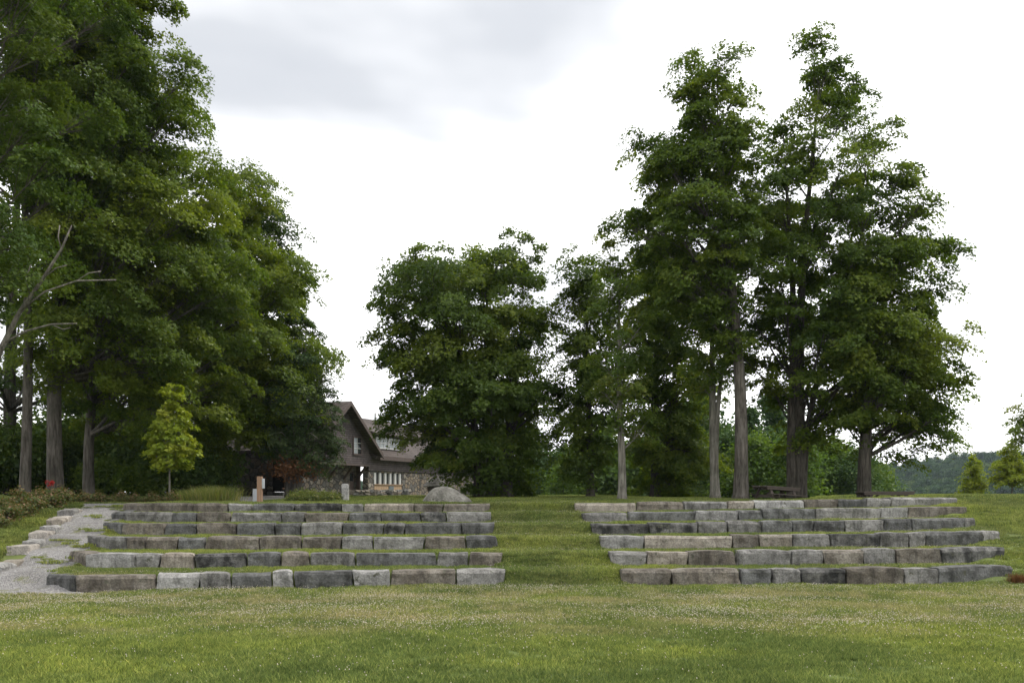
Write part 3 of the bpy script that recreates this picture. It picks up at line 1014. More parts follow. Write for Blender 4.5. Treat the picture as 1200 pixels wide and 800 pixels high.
def place(proto, used, x, y, rz, s, z=None):
    o = proto if not used else copy_tree(proto)
    o.location = (x, y, (float(gz(x, y)) if z is None else z) - 0.04)
    o.rotation_euler = (0, 0, rz); o.scale = (s, s, s)
    return o


# ------------------------------------------------------------------ undergrowth and shrubs
def bush(name, w, d, h, n, ls, mat, nb=26, stemn=9, spread=1.0, tb=0.0):
    root = empty(name, (0, 0, 0))
    m = MB()
    C = []; NR = []; T = []
    for i in range(nb):
        ph = RNG.random() * 2 * math.pi; rho = RNG.random() ** 0.5
        hz = h * (0.25 + 0.7 * RNG.random() * (1 - 0.45 * rho))
        p = np.array([rho * math.cos(ph) * w * 0.42, rho * math.sin(ph) * d * 0.42, hz])
        if i < stemn * 2:
            m.tube([(p[0] * 0.2, p[1] * 0.2, 0), (p[0] * 0.55, p[1] * 0.55, hz * 0.6), tuple(p)], [0.012 * h ** 0.5 + 0.004, 0.008, 0.004], 4, cap=False)
        k = max(5, int(n / nb))
        q = RNG.normal(size=(k, 3)) * np.array([w * 0.12, d * 0.12, h * 0.11]) * spread + p
        q[:, 2] = np.abs(q[:, 2])
        C.append(q); NR.append(RNG.normal(size=(k, 3)) * 0.6 + np.array([p[0] / w, p[1] / d, 0.9]))
        T.append(0.5 + tb + RNG.normal() * 0.18 + RNG.normal(size=k) * 0.18)
    m.build('stems', BARK['dark'], root)
    C = np.concatenate(C)
    leaf_cloud('foliage', C, np.concatenate(NR), ls * (0.7 + 0.6 * RNG.random(len(C))), np.concatenate(T), LEAF[mat], root)
    return root


b1 = bush('understory_bush', 4.2, 3.2, 3.4, 9000, 0.19, 'dark', 40)
b2 = bush('understory_bush', 3.4, 2.8, 2.4, 7000, 0.17, 'maple', 34, tb=-0.15)
ub = [(-6, 52, 1.2, 0), (30, 60, 1.4, 1), (48, 56, 1.0, 0), (85, 58, 1.25, 0), (120, 53, 0.95, 1), (140, 57, 1.1, 0), (172, 50, 0.85, 1), (190, 56, 1.15, 0), (212, 48, 0.9, 0), (236, 58, 1.1, 0),
      (60, 66, 1.8, 0), (0, 68, 1.9, 1), (120, 70, 2.0, 0), (180, 70, 1.8, 1), (-40, 60, 1.7, 0)]
us = [False, False]
for (px, D, s, w) in ub:
    o = place((b1, b2)[w], us[w], PX(px, D), D, random.uniform(0, 6), s); us[w] = True
    tag(o, 'dark leafy bush in the shaded grove behind the left trunks', 'bush', 'bushes under the left grove')

s1 = bush('flower_bed_shrub', 0.95, 0.85, 0.52, 620, 0.08, 'shrub', 22, tb=-0.05)
s2 = bush('flower_bed_shrub', 0.8, 0.8, 0.62, 520, 0.075, 'shrub', 20, tb=0.12)
sl = []
for i in range(11):                       # along the lawn bank left of the edging
    t = i / 10
    sl.append((PX(-12 + t * 82, 31 + 5.5 * t), 31 + 5.5 * t + random.uniform(-0.2, 0.2), random.uniform(0.85, 1.2)))
for i in range(13):                       # behind the top of the gravel path
    sl.append((PX(78 + i * 10.2, 37.6), 37.6 + random.uniform(-0.4, 0.4), random.uniform(0.55, 0.85)))
for i in range(6):
    sl.append((PX(0 + i * 13, 33.4 + i * 0.7), 33.4 + i * 0.7 + 0.5, random.uniform(0.9, 1.15)))
us = [False, False]
for i, (x, y, s) in enumerate(sl):
    w = i % 2
    o = place((s1, s2)[w], us[w], x, y, random.uniform(0, 6), s); us[w] = True
    tag(o, 'low reddish-green shrub in the bed at the foot of the left trees', 'shrub', 'low shrubs in the left bed')
# red flowers
x, y = PX(57, 36.6), 36.6
fl = empty('red_flower_plant', (x, y, float(gz(x, y)) - 0.03))
tag(fl, 'plant with red blossoms in front of the thick left trunk', 'flowers')
m = MB()
C = []
for i in range(7):
    a = random.uniform(0, 6.28); q = (0.13 * math.cos(a), 0.1 * math.sin(a), 0.64 + random.uniform(-0.08, 0.10))
    m.tube([(0, 0, 0), (q[0] * 0.5, q[1] * 0.5, 0.45), q], [0.008, 0.006, 0.004], 4)
    C.append(RNG.normal(size=(26, 3)) * 0.035 + np.array(q))
m.build('stems', BARK['dark'], fl)
C = np.concatenate(C)
leaf_cloud('blossoms', C, RNG.normal(size=C.shape) + np.array([0, -0.4, 0.6]), np.full(len(C), 0.045), RNG.random(len(C)), LEAF['red'], fl)

# tall meadow grass and perennials by the house path
def grass_clump(name, w, h, n, mat, lab, x, y, bl=0.02, tb=0.0):
    root = empty(name, (x, y, float(gz(x, y)) - 0.03))
    bp = RNG.normal(size=(n, 2)) * w * 0.24
    hh = h * (0.55 + 0.45 * RNG.random(n))
    ln = RNG.normal(size=(n, 2)) * 0.22 * h + bp * 0.25
    b = np.stack([bp[:, 0], bp[:, 1], np.zeros(n)], 1)
    m_ = b + np.stack([ln[:, 0] * 0.35, ln[:, 1] * 0.35, hh * 0.6], 1)
    t_ = b + np.stack([ln[:, 0], ln[:, 1], hh], 1)
    a = RNG.random(n) * 6.28
    s = np.stack([np.cos(a), np.sin(a), np.zeros(n)], 1) * bl * 0.5
    v = np.stack([b - s, b + s, m_ + s * 0.8, m_ - s * 0.8, t_], 1).reshape(-1, 3)
    i = np.arange(n)[:, None] * 5
    f = np.concatenate([i + np.array([0, 1, 2]), i + np.array([0, 2, 3]), i + np.array([3, 2, 4])], 0)
    me = mesh_np(name, v, f)
    at = me.attributes.new('tint', 'FLOAT', 'FACE')
    tt = np.clip(0.5 + tb + RNG.normal(size=n) * 0.25, 0, 1)
    at.data.foreach_set('value', np.concatenate([tt, tt, tt]).astype(np.float32))
    link('blades', me, LEAF[mat], root)
    tag(root, lab, 'grass clump')
    return root


grass_clump('tall_grass_clump', 1.7, 0.75, 1400, 'meadow', 'pale tall grass clump left of the wooden post', PX(250, 39), 39)
grass_clump('tall_grass_clump', 1.3, 0.6, 900, 'meadow', 'shorter tall grass clump right of the young tree', PX(222, 39.5), 39.5, tb=-0.15)
grass_clump('rusty_grass_clump', 0.38, 0.34, 420, 'rust', 'rust-brown grass tuft at the right end of the front row', PX(1193, 25.3), 25.3, 0.012)
pp = bush('perennial_plant', 0.8, 0.7, 0.62, 700, 0.06, 'meadow', 24, spread=1.0, tb=-0.2)
u = False
for i in range(9):
    px = 344 + i * 6.4
    D = 38.6 + (i % 3) * 0.45
    o = place(pp, u, PX(px, D), D, random.uniform(0, 6), random.uniform(0.8, 1.1)); u = True
    tag(o, 'leafy perennial in the bed left of the granite post', 'plant', 'perennials in the bed before the house')

# ------------------------------------------------------------------ house
HR = empty('brown_house', (-10.02, 70.0, 2.05), math.atan2(0.95, 0.31))
tag(HR, 'dark brown shingled house with stone base and steep gable behind the trees', 'house')
SL = 3.4 / 4.95


def house():
    # rubble base under the gable, with openings left free
    w = MB()
    w.box(-8.1, -1.25, 0.9, 1.35, -0.6, 2.2); w.box(-0.35, -0.02, 0.9, 1.35, -0.6, 2.2); w.box(-1.25, -0.35, 0.9, 1.35, 1.75, 2.2)
    w.build('stone_wall', M['rubble'], HR)
    w = MB()                                            # side wall towards the path, with the doorway
    w.box(-8.12, -7.68, 1.353, 1.96, -0.6, 2.75); w.box(-8.12, -7.68, 2.88, 9.0, -0.6, 2.75); w.box(-8.12, -7.68, 1.96, 2.88, 2.25, 2.75)
    w.build('stone_wall', M['rubble'], HR)
    w = MB(); w.box(-7.66, -0.02, 8.6, 9.0, -0.6, 2.75); w.build('rear_wall', M['rubble'], HR)
    # doors
    d = MB(); d.box(-7.92, -7.84, 1.97, 2.87, 0.3, 2.24); o = d.build('door', M['dark'], HR)
    k = MB(); k.box(-7.96, -7.925, 2.05, 2.09, 1.15, 1.32); k.build('handle', M['steel'], o)
    s = MB(); s.box(-8.75, -8.13, 1.7, 3.1, -0.4, 0.12); s.box(-8.45, -8.125, 1.8, 3.0, 0.12, 0.29); s.build('door_step', GR['mid'], HR)
    d = MB(); d.box(-1.24, -0.36, 1.05, 1.12, -0.3, 1.74); o = d.build('door', M['trim'], HR)
    g = MB(); g.box(-1.10, -0.52, 1.02, 1.045, 1.05, 1.6); g.build('door_pane', M['glass'], o)
    # jettied gable
    g = MB()
    g.prism([(-8.1, 2.16), (0, 2.16), (0, 3.38), (-4.05, 6.12), (-8.1, 3.38)], 1, 0.0, 0.24)
    g.build('gable_wall', M['shingle'], HR)
    g = MB(); g.box(-8.1, 0.0, 0.243, 0.9, 2.2, 2.32); g.build('overhang_soffit', M['trim'], HR)
    g = MB(); g.box(-8.14, 0.04, -0.05, -0.003, 2.08, 2.2); g.build('skirt_board', M['trim'], HR)
    for x in (-0.25, -2.2, -4.3, -6.4):
        b = MB(); b.bar((x, 0.88, 1.15), (x, 0.12, 2.12), 0.14, 0.14, (1, 0, 0)); b.build('brace', M['trim'], HR)
    p = MB(); p.box(-0.32, -0.12, 0.62, 0.86, -0.3, 2.15); p.build('corner_post', M['trim'], HR)
    # side shingles above the stone
    g = MB(); g.box(-8.1, -7.86, 0.245, 8.9, 2.755, 3.36); g.build('side_shingles', M['shingle'], HR)
    # gable window
    window('window', -2.47, -1.38, 2.9, 4.0, -0.003, 2, 3)
    # main roof
    for s in (1, -1):
        r = MB()
        xe = -4.05 + s * 4.95; ze = 6.3 - 4.95 * SL
        r.prism([(-4.05, 6.3), (xe, ze), (xe, ze - 0.17), (-4.05, 6.13)], 1, -0.6, 9.6)
        r.build('roof_slope', M['roof'], HR)
        f = MB()
        f.prism([(-4.05 + s * 0.0, 6.33), (xe + s * 0.03, ze + 0.01), (xe + s * 0.03, ze - 0.26), (-4.05, 6.02)], 1, -0.68, -0.604)
        f.build('rake_board', M['trim'], HR)
    # wing
    w = MB()
    w.box(0.05, 1.05, 0.15, 0.55, -0.6, 1.79); w.box(5.85, 28, 0.15, 0.55, -0.6, 1.79); w.box(1.05, 5.85, 0.15, 0.55, 1.68, 1.79)
    w.build('wing_stone_wall', M['rubble'], HR)
    w = MB(); w.box(27.6, 28, 0.553, 10.0, -0.6, 2.9); w.build('wing_end_wall', M['shingle'], HR)
    w = MB(); w.prism([(0.6, 2.9), (9.9, 2.9), (5.15, 5.95)], 0, 27.65, 27.95); w.build('wing_end_gable', M['shingle'], HR)
    w = MB(); w.box(0.05, 28.02, 0.08, 0.5, 1.793, 2.95); w.build('wing_shingle_band', M['shingle'], HR)
    w = MB(); w.box(1.08, 5.83, 0.2, 0.35, -0.5, 0.80); o = w.build('board_panel', M['wood'], HR)
    for i in range(12):
        x = 1.1 + i * 0.394
        b = MB(); b.box(x, x + 0.375, 0.165, 0.197, -0.45, 0.74); b.build('board', M['wood'], o)
    b = MB(); b.box(3.5, 4.3, 0.12, 0.162, -0.4, 0.72); b.build('grey_hatch', M['greypaint'], HR)
    b = MB(); b.box(4.6, 5.6, 0.125, 0.16, -0.4, 0.1); b.build('grey_box', M['greypaint'], HR)
    # long window band
    o = MB(); o.box(1.08, 5.83, 0.36, 0.42, 0.8, 1.68)
    wb = o.build('window_band', M['dark'], HR)
    for i in range(6):
        x = 1.1 + i * 0.86
        f = MB(); f.box(x, x + 0.32, 0.17, 0.34, 0.86, 1.66); f.build('mullion_reflection', M['white'], wb)  # posts made wide and white to stand in for bright reflections in the panes
        if i < 5:
            f = MB(); f.box(x + 0.33, x + 0.85, 0.28, 0.30, 0.86, 1.66); f.build('pane', M['glass'], wb)
    f = MB(); f.box(1.06, 5.85, 0.10, 0.352, 0.80, 0.855); f.build('window_sill', M['wood'], wb)
    # wing roof
    sw = (6.23 - 2.8) / 5.5
    r = MB(); r.prism([(-0.35, 2.8), (5.15, 6.23), (5.15, 6.05), (-0.35, 2.62)], 0, 0.3, 28.4); r.build('wing_roof_slope', M['roof'], HR)
    r = MB(); r.prism([(10.65, 2.8), (5.15, 6.23), (5.15, 6.05), (10.65, 2.62)], 0, 0.3, 28.4); r.build('wing_roof_slope', M['roof'], HR)
    r = MB(); r.box(0.9, 28.45, -0.40, -0.353, 2.56, 2.84); r.build('eave_board', M['trim'], HR)
    # shed dormer
    dm = MB(); dm.prism([(0.6, 3.3), (0.6, 4.4), (3.4, 5.1), (3.4, 4.4)], 0, 1.8, 7.6); o = dm.build('dormer', M['shingle'], HR)
    dm = MB(); dm.prism([(0.25, 4.42), (3.9, 5.40), (3.9, 5.50), (0.25, 4.56)], 0, 1.6, 7.8); dm.build('dormer_roof', M['roof'], o)
    window('dormer_window', 2.3, 4.2, 3.55, 4.2, 0.597, 3, 2, o)
    window('dormer_window', 4.45, 6.2, 3.55, 4.2, 0.597, 3, 2, o)
    p = MB(); p.tube([(10.6, 4.7, 5.7), (10.6, 4.7, 6.75)], 0.07, 8); p.build('vent_pipe', M['white'], HR)


def window(name, x0, x1, z0, z1, y, cols, rows, par=None):
    f = MB()
    t = 0.09
    f.box(x0 - t, x1 + t, y - 0.06, y, z1, z1 + t); f.box(x0 - t, x1 + t, y - 0.08, y, z0 - t, z0)
    f.box(x0 - t, x0, y - 0.06, y, z0, z1); f.box(x1, x1 + t, y - 0.06, y, z0, z1)
    o = f.build(name, M['trim'] if cols == 2 else M['white'], par or HR)
    w = (x1 - x0) / cols; h = (z1 - z0) / rows
    mu = MB()
    for i in range(1, cols): mu.box(x0 + i * w - 0.02, x0 + i * w + 0.02, y - 0.045, y - 0.012, z0, z1)
    for j in range(1, rows): mu.box(x0, x1, y - 0.042, y - 0.010, z0 + j * h - 0.02, z0 + j * h + 0.02)
    if par is None:
        mu.build('muntins', M['white'], o)
        for i in range(cols):
            for j in range(rows):
                p = MB(); p.box(x0 + i * w + 0.021, x0 + (i + 1) * w - 0.021, y - 0.012, y - 0.004, z0 + j * h + 0.021, z0 + (j + 1) * h - 0.021)
                p.build('pane', M['pale_reflection_curtain' if i == 0 else 'glass'], o)  # left column: bright reflection painted into the pane colour
    else:
        p = MB(); p.box(x0, x1, y - 0.009, y - 0.003, z0, z1); p.build('pane', M['pale_reflection_curtain'], o)
        mu.build('muntins', M['white'], o)


house()


# low dry stone wall before the wing
def dry_wall():
    a = Vector((PX(408, 57), 57, 0)); b = Vector((PX(476, 60), 60, 0))
    root = empty('dry_stone_wall', (a.x, a.y, float(gz(a.x, a.y))), math.atan2(b.y - a.y, b.x - a.x))
    tag(root, 'low dry-laid rubble wall below the house windows', 'wall')
    L = (b - a).length
    mats = ['mid', 'tan', 'dark', 'light', 'brown']
    protos = [block_mesh('stone', 0.34, 0.4, 0.15, 900 + i, (0, 0), 1, 0.03) for i in range(5)]
    for i, me in enumerate(protos): me.materials.append(GR[mats[i]])
    for r in range(3):
        x = random.uniform(0, 0.1)
        while x < L:
            s = random.uniform(0.7, 1.5)
            o = link('stone', protos[random.randrange(5)], None, root)
            o.scale = (s, 1, random.uniform(0.85, 1.15))
            o.location = (x + 0.17 * s, random.uniform(-0.05, 0.05), -0.04 + r * 0.15)
            o.rotation_euler = (0, random.uniform(-0.08, 0.08), random.uniform(-0.15, 0.15))
            x += 0.34 * s + 0.01


dry_wall()


# little round well house
def well_house():
    D = 52; x = PX(511, D)
    g = float(gz(x, D))
    root = empty('well_house', (x, D, g))
    tag(root, 'small round well house with pointed shake roof behind the boulder', 'well house')
    n = 12
    w = MB(); ze = PZ(568, D) - g; za = PZ(554.5, D) - g
    w.tube([(0, 0, -0.1), (0, 0, ze - 0.32)], 0.42, 12); w.build('drum', GR['mid'], root)
    w = MB(); w.tube([(0, 0, ze - 0.315), (0, 0, ze - 0.10)], [0.46, 0.46], 12); w.build('collar', M['oldwood'], root)
    prof = [(0.70, ze - 0.06), (0.52, ze + 0.10), (0.30, ze + 0.29), (0.12, ze + 0.48), (0.03, za)]
    r = MB()
    for i in range(len(prof) - 1):
        (ra, z0), (rb, z1) = prof[i], prof[i + 1]
        for k in range(n):
            a0 = 2 * math.pi * k / n + 0.02; a1 = 2 * math.pi * (k + 1) / n - 0.02
            o0 = random.uniform(0, 0.03)
            pts = [((ra + o0) * math.cos(a0), (ra + o0) * math.sin(a0), z0), ((ra + o0) * math.cos(a1), (ra + o0) * math.sin(a1), z0),
                   (rb * math.cos(a1), rb * math.sin(a1), z1), (rb * math.cos(a0), rb * math.sin(a0), z1)]
            inn = [(p[0] * 0.9, p[1] * 0.9, p[2] - 0.04) for p in pts]
            r.poly(pts + inn, [(0, 1, 2, 3), (7, 6, 5, 4), (0, 4, 5, 1), (1, 5, 6, 2), (2, 6, 7, 3), (3, 7, 4, 0)])
    r.build('roof', M['thatch'], root)
    f = MB(); f.tube([(0, 0, za - 0.06), (0, 0, za + 0.10)], [0.045, 0.012], 6); f.build('finial', M['oldwood'], root)


well_house()


# boulder
def boulder():
    D = 36.6; x = PX(524, D); g = float(gz(x, D))
    bm = bmesh.new()
    bmesh.ops.create_icosphere(bm, subdivisions=4, radius=1.0)
    for v in bm.verts:
        p = v.co.copy()
        z = p.z
        prof = 1.0
        q = Vector((p.x * 0.92, p.y * 0.66, max(z, -0.4) * 0.60))
        # steep left shoulder, long slope to the right
        q.z *= 1.04 - 0.34 * max(0, p.x) ** 1.3
        q.x -= 0.10 * max(0, z) * (1 - abs(p.x))
        if p.x < -0.55 and z < 0.35: q.x += 0.10 * (0.35 - z)
        m1 = mnoise.noise(p * 0.9 + Vector((4, 2, 7)))
        n = mnoise.noise_vector(p * 1.5 + Vector((4, 2, 7))) * 0.06 + mnoise.noise_vector(p * 4.0) * 0.02 + mnoise.noise_vector(p * 11) * 0.009
        n.z += -0.045 * max(0, 1 - abs(p.y * 0.9 + p.x * 0.5 + 0.15 + 0.25 * m1) * 9)      # a crack across the top
        v.co = q + n
    me = bpy.data.meshes.new('boulder'); bm.to_mesh(me); bm.free()
    me.polygons.foreach_set('use_smooth', np.ones(len(me.polygons), bool))
    o = link('boulder', me, M['boulder'])
    o.location = (x, D, g - 0.02)
    tag(o, 'large smooth pale boulder lying behind the top left stone row', 'boulder')


boulder()

# posts
x, D = PX(304.5, 38.2), 38.2
pr = empty('wooden_post', (x, D, float(gz(x, D)) - 0.05))
tag(pr, 'reddish square wooden post with a small grey box on it', 'post')
m = MB(); m.box(-0.095, 0.095, -0.095, 0.095, 0, PZ(558, D) - float(gz(x, D)) + 0.05); m.build('post', M['post'], pr, bevel=0.01)
m = MB(); m.box(0.098, 0.17, -0.09, 0.09, 0.62, 1.0); m.build('metal_box', M['steel'], pr, bevel=0.008)
x, D = PX(299.5, 39.6), 39.6
m = MB(); m.box(-0.1, 0.1, -0.08, 0.08, -0.06, 0.52); o = m.build('metal_bollard', M['steel'], None, bevel=0.012)
o.location = (x, D, float(gz(x, D)))
tag(o, 'short grey metal bollard just behind the wooden post', 'bollard')
x, D = PX(404, 39.4), 39.4
me = block_mesh('granite_post', 0.28, 0.26, 0.74, 55, (0, 0), 4, 0.012)
o = link('granite_post', me, GR['light'])
o.location = (x, D, float(gz(x, D)) - 0.06)
tag(o, 'short square granite post beside the perennial bed', 'post')


# picnic tables
def picnic(px, D, rz, lab, tilt=0.0, W=1.95):
    x = PX(px, D)
    root = empty('picnic_table', (x, D, float(gz(x, D)) + 0.02), rz)
    root.rotation_euler.y = tilt
    tag(root, lab, 'picnic table')
    for i in range(5):
        b = MB(); y = -0.36 + i * 0.18
        b.box(-W / 2, W / 2, y - 0.083, y + 0.083, 0.72, 0.775); b.build('top_plank', M['oldwood'], root, bevel=0.004)
    for s in (-1, 1):
        for j in (0, 1):
            b = MB(); y = s * (0.62 + j * 0.15)
            b.box(-W / 2, W / 2, y - 0.068, y + 0.068, 0.43, 0.465); b.build('bench_plank', M['oldwood'], root, bevel=0.004)
    for q in (-1, 1):
        b = MB(); b.box(-W / 2 + 0.03, W / 2 - 0.03, q * 0.40 - 0.02, q * 0.40 + 0.02, 0.64, 0.717); b.build('apron', M['oldwood'], root)
    for s in (-1, 1):
        xx = s * W * 0.34
        for q in (-1, 1):
            b = MB(); b.bar((xx, q * 0.68, 0.0), (xx, q * 0.28, 0.715), 0.05, 0.11, (1, 0, 0)); b.build('leg', M['oldwood'], root)
        b = MB(); b.box(xx + 0.03, xx + 0.075, -0.78, 0.78, 0.325, 0.427); b.build('bench_beam', M['oldwood'], root)
        b = MB(); b.box(xx + 0.03, xx + 0.075, -0.375, 0.375, 0.62, 0.717); b.build('top_beam', M['oldwood'], root)
        b = MB(); b.bar((xx * 0.95, 0, 0.38), (xx * 0.25, 0, 0.70), 0.05, 0.08, (0, 1, 0)); b.build('brace', M['oldwood'], root)


picnic(909, 39.8, R(28), 'weathered wooden picnic table slightly tilted at the foot of the tallest maple', R(3.0), 1.75)
picnic(1037, 39.3, R(3), 'low dark picnic table right of the spreading maple trunk', 0.0, 2.05)


# ------------------------------------------------------------------ tree line beyond the crest
def bg_tree(w, h, n, ls, mat, conif=False, tb=0.0):
    root = empty('background_tree', (0, 0, 0))
    m = MB(); m.tube([(0, 0, -0.5), (0, 0, h * 0.5), (0, 0, h * 0.93)], [0.22, 0.14, 0.03], 7); m.build('trunk', BARK['dark'], root)
    C = []; NR = []; T = []
    nb = 46
    for i in range(nb):
        t = (i + RNG.random()) / nb
        z = h * (0.10 + 0.88 * t)
        R_ = w / 2 * ((1 - t) ** 0.8 if conif else math.sin(math.pi * min(1, 0.16 + t * 0.80)) ** 0.6)
        ph = RNG.random() * 6.28; rho = RNG.random() ** 0.45
        p = np.array([rho * R_ * math.cos(ph), rho * R_ * math.sin(ph), z])
        k = n // nb
        sp = 0.16 * w if not conif else 0.12 * w
        q = RNG.normal(size=(k, 3)) * np.array([sp, sp, sp * 0.5]) + p
        q[:, 2] -= 0.25 * np.hypot(q[:, 0] - p[0], q[:, 1] - p[1])
        C.append(q); NR.append(RNG.normal(size=(k, 3)) * 0.6 + np.array([p[0] / w, p[1] / w, 0.9]))
        T.append(0.5 + tb + RNG.normal() * 0.16 + RNG.normal(size=k) * 0.12)
    C = np.concatenate(C)
    leaf_cloud('crown', C, np.concatenate(NR), ls * (0.7 + 0.6 * RNG.random(len(C))), np.concatenate(T), LEAF[mat], root)
    return root


bgp = [bg_tree(6.0, 8.0, 6000, 0.34, 'far'), bg_tree(5.0, 7.0, 5000, 0.34, 'sparse', tb=-0.4), bg_tree(4.2, 10.0, 6000, 0.30, 'far', True, -0.15)]
used = [False] * 3
bl = ['rounded green tree in the hazy tree line beyond the crest', 'yellowish green tree in the hazy tree line beyond the crest', 'pointed conifer in the hazy tree line beyond the crest']
spots = [(608, 118, 0, 9.0), (628, 126, 2, 9.5), (645, 112, 0, 7.5), (662, 120, 2, 10.5), (676, 108, 1, 7.0), (700, 96, 1, 9.0), (715, 105, 0, 8.5), (742, 100, 1, 8.5),
         (785, 98, 2, 11), (805, 86, 0, 10), (822, 92, 2, 13), (845, 88, 1, 7.5), (858, 104, 0, 9), (878, 92, 2, 10), (892, 84, 0, 6.5), (905, 98, 2, 12.5), (920, 90, 1, 7),
         (945, 86, 0, 5.5), (958, 96, 1, 8.0), (975, 84, 1, 5.5), (990, 92, 0, 6.5), (1004, 82, 0, 4.6), (1022, 96, 1, 5.6), (755, 110, 2, 10), (660, 86, 1, 3.5), (880, 74, 1, 5.5), (935, 72, 1, 5.0), (850, 78, 0, 6.5)]
hts = [8.0, 7.0, 10.0]
for (px, D, w, h) in spots:
    o = place(bgp[w], used[w], PX(px, D), D, random.uniform(0, 6), h / hts[w] * 0.98); used[w] = True
    tag(o, bl[w], 'tree', 'tree line beyond the crest')


# ------------------------------------------------------------------ instanced stuff (grass, distant forest)
def gn_scatter(o, protos, smin, smax, flat=True):
    ng = bpy.data.node_groups.new(o.name + '_scatter', 'GeometryNodeTree')
    ng.interface.new_socket('Geometry', in_out='INPUT', socket_type='NodeSocketGeometry')
    ng.interface.new_socket('Geometry', in_out='OUTPUT', socket_type='NodeSocketGeometry')
    gi = ng.nodes.new('NodeGroupInput'); go = ng.nodes.new('NodeGroupOutput')
    ip = ng.nodes.new('GeometryNodeInstanceOnPoints')
    jn = ng.nodes.new('GeometryNodeJoinGeometry')
    for p in protos:
        oi = ng.nodes.new('GeometryNodeObjectInfo')
        oi.inputs['Object'].default_value = p
        oi.inputs['As Instance'].default_value = True
        ng.links.new(oi.outputs['Geometry'], jn.inputs[0])
    rr = ng.nodes.new('FunctionNodeRandomValue'); rr.data_type = 'FLOAT_VECTOR'
    rr.inputs[0].default_value = (0, 0, 0); rr.inputs[1].default_value = (0, 0, 6.283)
    rs = ng.nodes.new('FunctionNodeRandomValue'); rs.data_type = 'FLOAT'
    rs.inputs[2].default_value = smin; rs.inputs[3].default_value = smax
    ri = ng.nodes.new('FunctionNodeRandomValue'); ri.data_type = 'INT'
    ri.inputs[4].default_value = 0; ri.inputs[5].default_value = len(protos) - 1
    L = ng.links.new
    L(gi.outputs[0], ip.inputs['Points']); L(jn.outputs[0], ip.inputs['Instance'])
    ip.inputs['Pick Instance'].default_value = True
    L(ri.outputs[2], ip.inputs['Instance Index'])
    L(rr.outputs[0], ip.inputs['Rotation'])
    L(rs.outputs[1], ip.inputs['Scale'])
    L(ip.outputs[0], go.inputs[0])
    md = o.modifiers.new('scatter', 'NODES'); md.node_group = ng


def grass_patch(name, size, n, h, bw, seed):
    rng = np.random.default_rng(seed)
    bp = (rng.random((n, 2)) - 0.5) * size
    # tufty: pull half of the blades towards tuft centres
    tc = (rng.random((18, 2)) - 0.5) * size
    idx = rng.integers(0, 18, n); sel = rng.random(n) < 0.5
    bp[sel] = tc[idx[sel]] + rng.normal(size=(sel.sum(), 2)) * size * 0.05
    hh = h * (0.45 + 0.75 * rng.random(n))
    ln = rng.normal(size=(n, 2)) * 0.45 * hh[:, None]
    b = np.stack([bp[:, 0], bp[:, 1], np.full(n, -0.01)], 1)
    t_ = b + np.stack([ln[:, 0], ln[:, 1], hh], 1)
    a = rng.random(n) * 6.28
    s = np.stack([np.cos(a), np.sin(a), np.zeros(n)], 1) * bw * 0.5
    m_ = b + np.stack([ln[:, 0] * 0.3, ln[:, 1] * 0.3, hh * 0.55], 1)
    v = np.stack([b - s, b + s, m_ + s * 0.85, t_, m_ - s * 0.85], 1).reshape(-1, 3)
    i = np.arange(n)[:, None] * 5
    f = np.concatenate([i + np.array([0, 1, 2]), i + np.array([0, 2, 4]), i + np.array([4, 2, 3])], 0)
    me = mesh_np(name, v, f)
    at = me.attributes.new('tint', 'FLOAT', 'FACE')
    tt = rng.random(n).astype(np.float32)
    at.data.foreach_set('value', np.concatenate([tt, tt, tt]))
    me.materials.append(M['grass'])
    return bpy.data.objects.new(name, me)


def on_stone(x, y, marg):
    m = np.zeros(len(x), bool)
    for k in range(6):
        f = yf(k, x)
        inx = ((x > XOL[k] - 0.1) & (x < XIL[k] + marg * 0.5)) | ((x > XIR[k] - marg * 0.5) & (x < XOR[k] + 0.1))
        m |= inx & (y > f - marg) & (y < f + 0.50)
    return m


def lawn_points(y0, y1, step, marg):
    P = []
    y = y0
    while y < y1:
        hw = y * 0.53 + 1.2
        x = np.arange(-hw, hw, step)
        P.append(np.stack([x, np.full(len(x), y)], 1)); y += step
    P = np.concatenate(P) + RNG.uniform(-0.5, 0.5, (sum(len(p) for p in P), 2)) * step
    x, y = P[:, 0], P[:, 1]
    ok = ~on_stone(x, y, marg)
    ip = in_path(x, y)
    strip = np.zeros(len(x), bool)
    for k in range(1, 6):
        f = yf(k, x)
        strip |= np.abs(y - f - 0.15 + 0.25 * np.sin(3 * x + k)) < 0.17 + 0.12 * np.sin(5 * x + 2 * k)
    edge = (x > np.interp(y, [22.4, 24.2, 27, 30, 34.5, 36.8], [-8.8, -11.25, -11.85, -12.6, -13.25, -13.5])) & (y > 23.2)
    ok &= ~ip | ((strip | edge) & (RNG.random(len(x)) < 0.75) & (y > 24.4))
    ok &= ~in_court(x, y)
    ok &= ~((np.abs(x - edge_x(y) - 0.1) < 0.38) & (y > 22.8) & (y < 36))
    ok &= ~(x > 30)
    x, y = x[ok], y[ok]
    return np.stack([x, y, gz(x, y)], 1)


def point_obj(name, P):
    me = bpy.data.meshes.new(name)
    me.vertices.add(len(P)); me.vertices.foreach_set('co', P.astype(np.float32).ravel())
    return link(name, me)


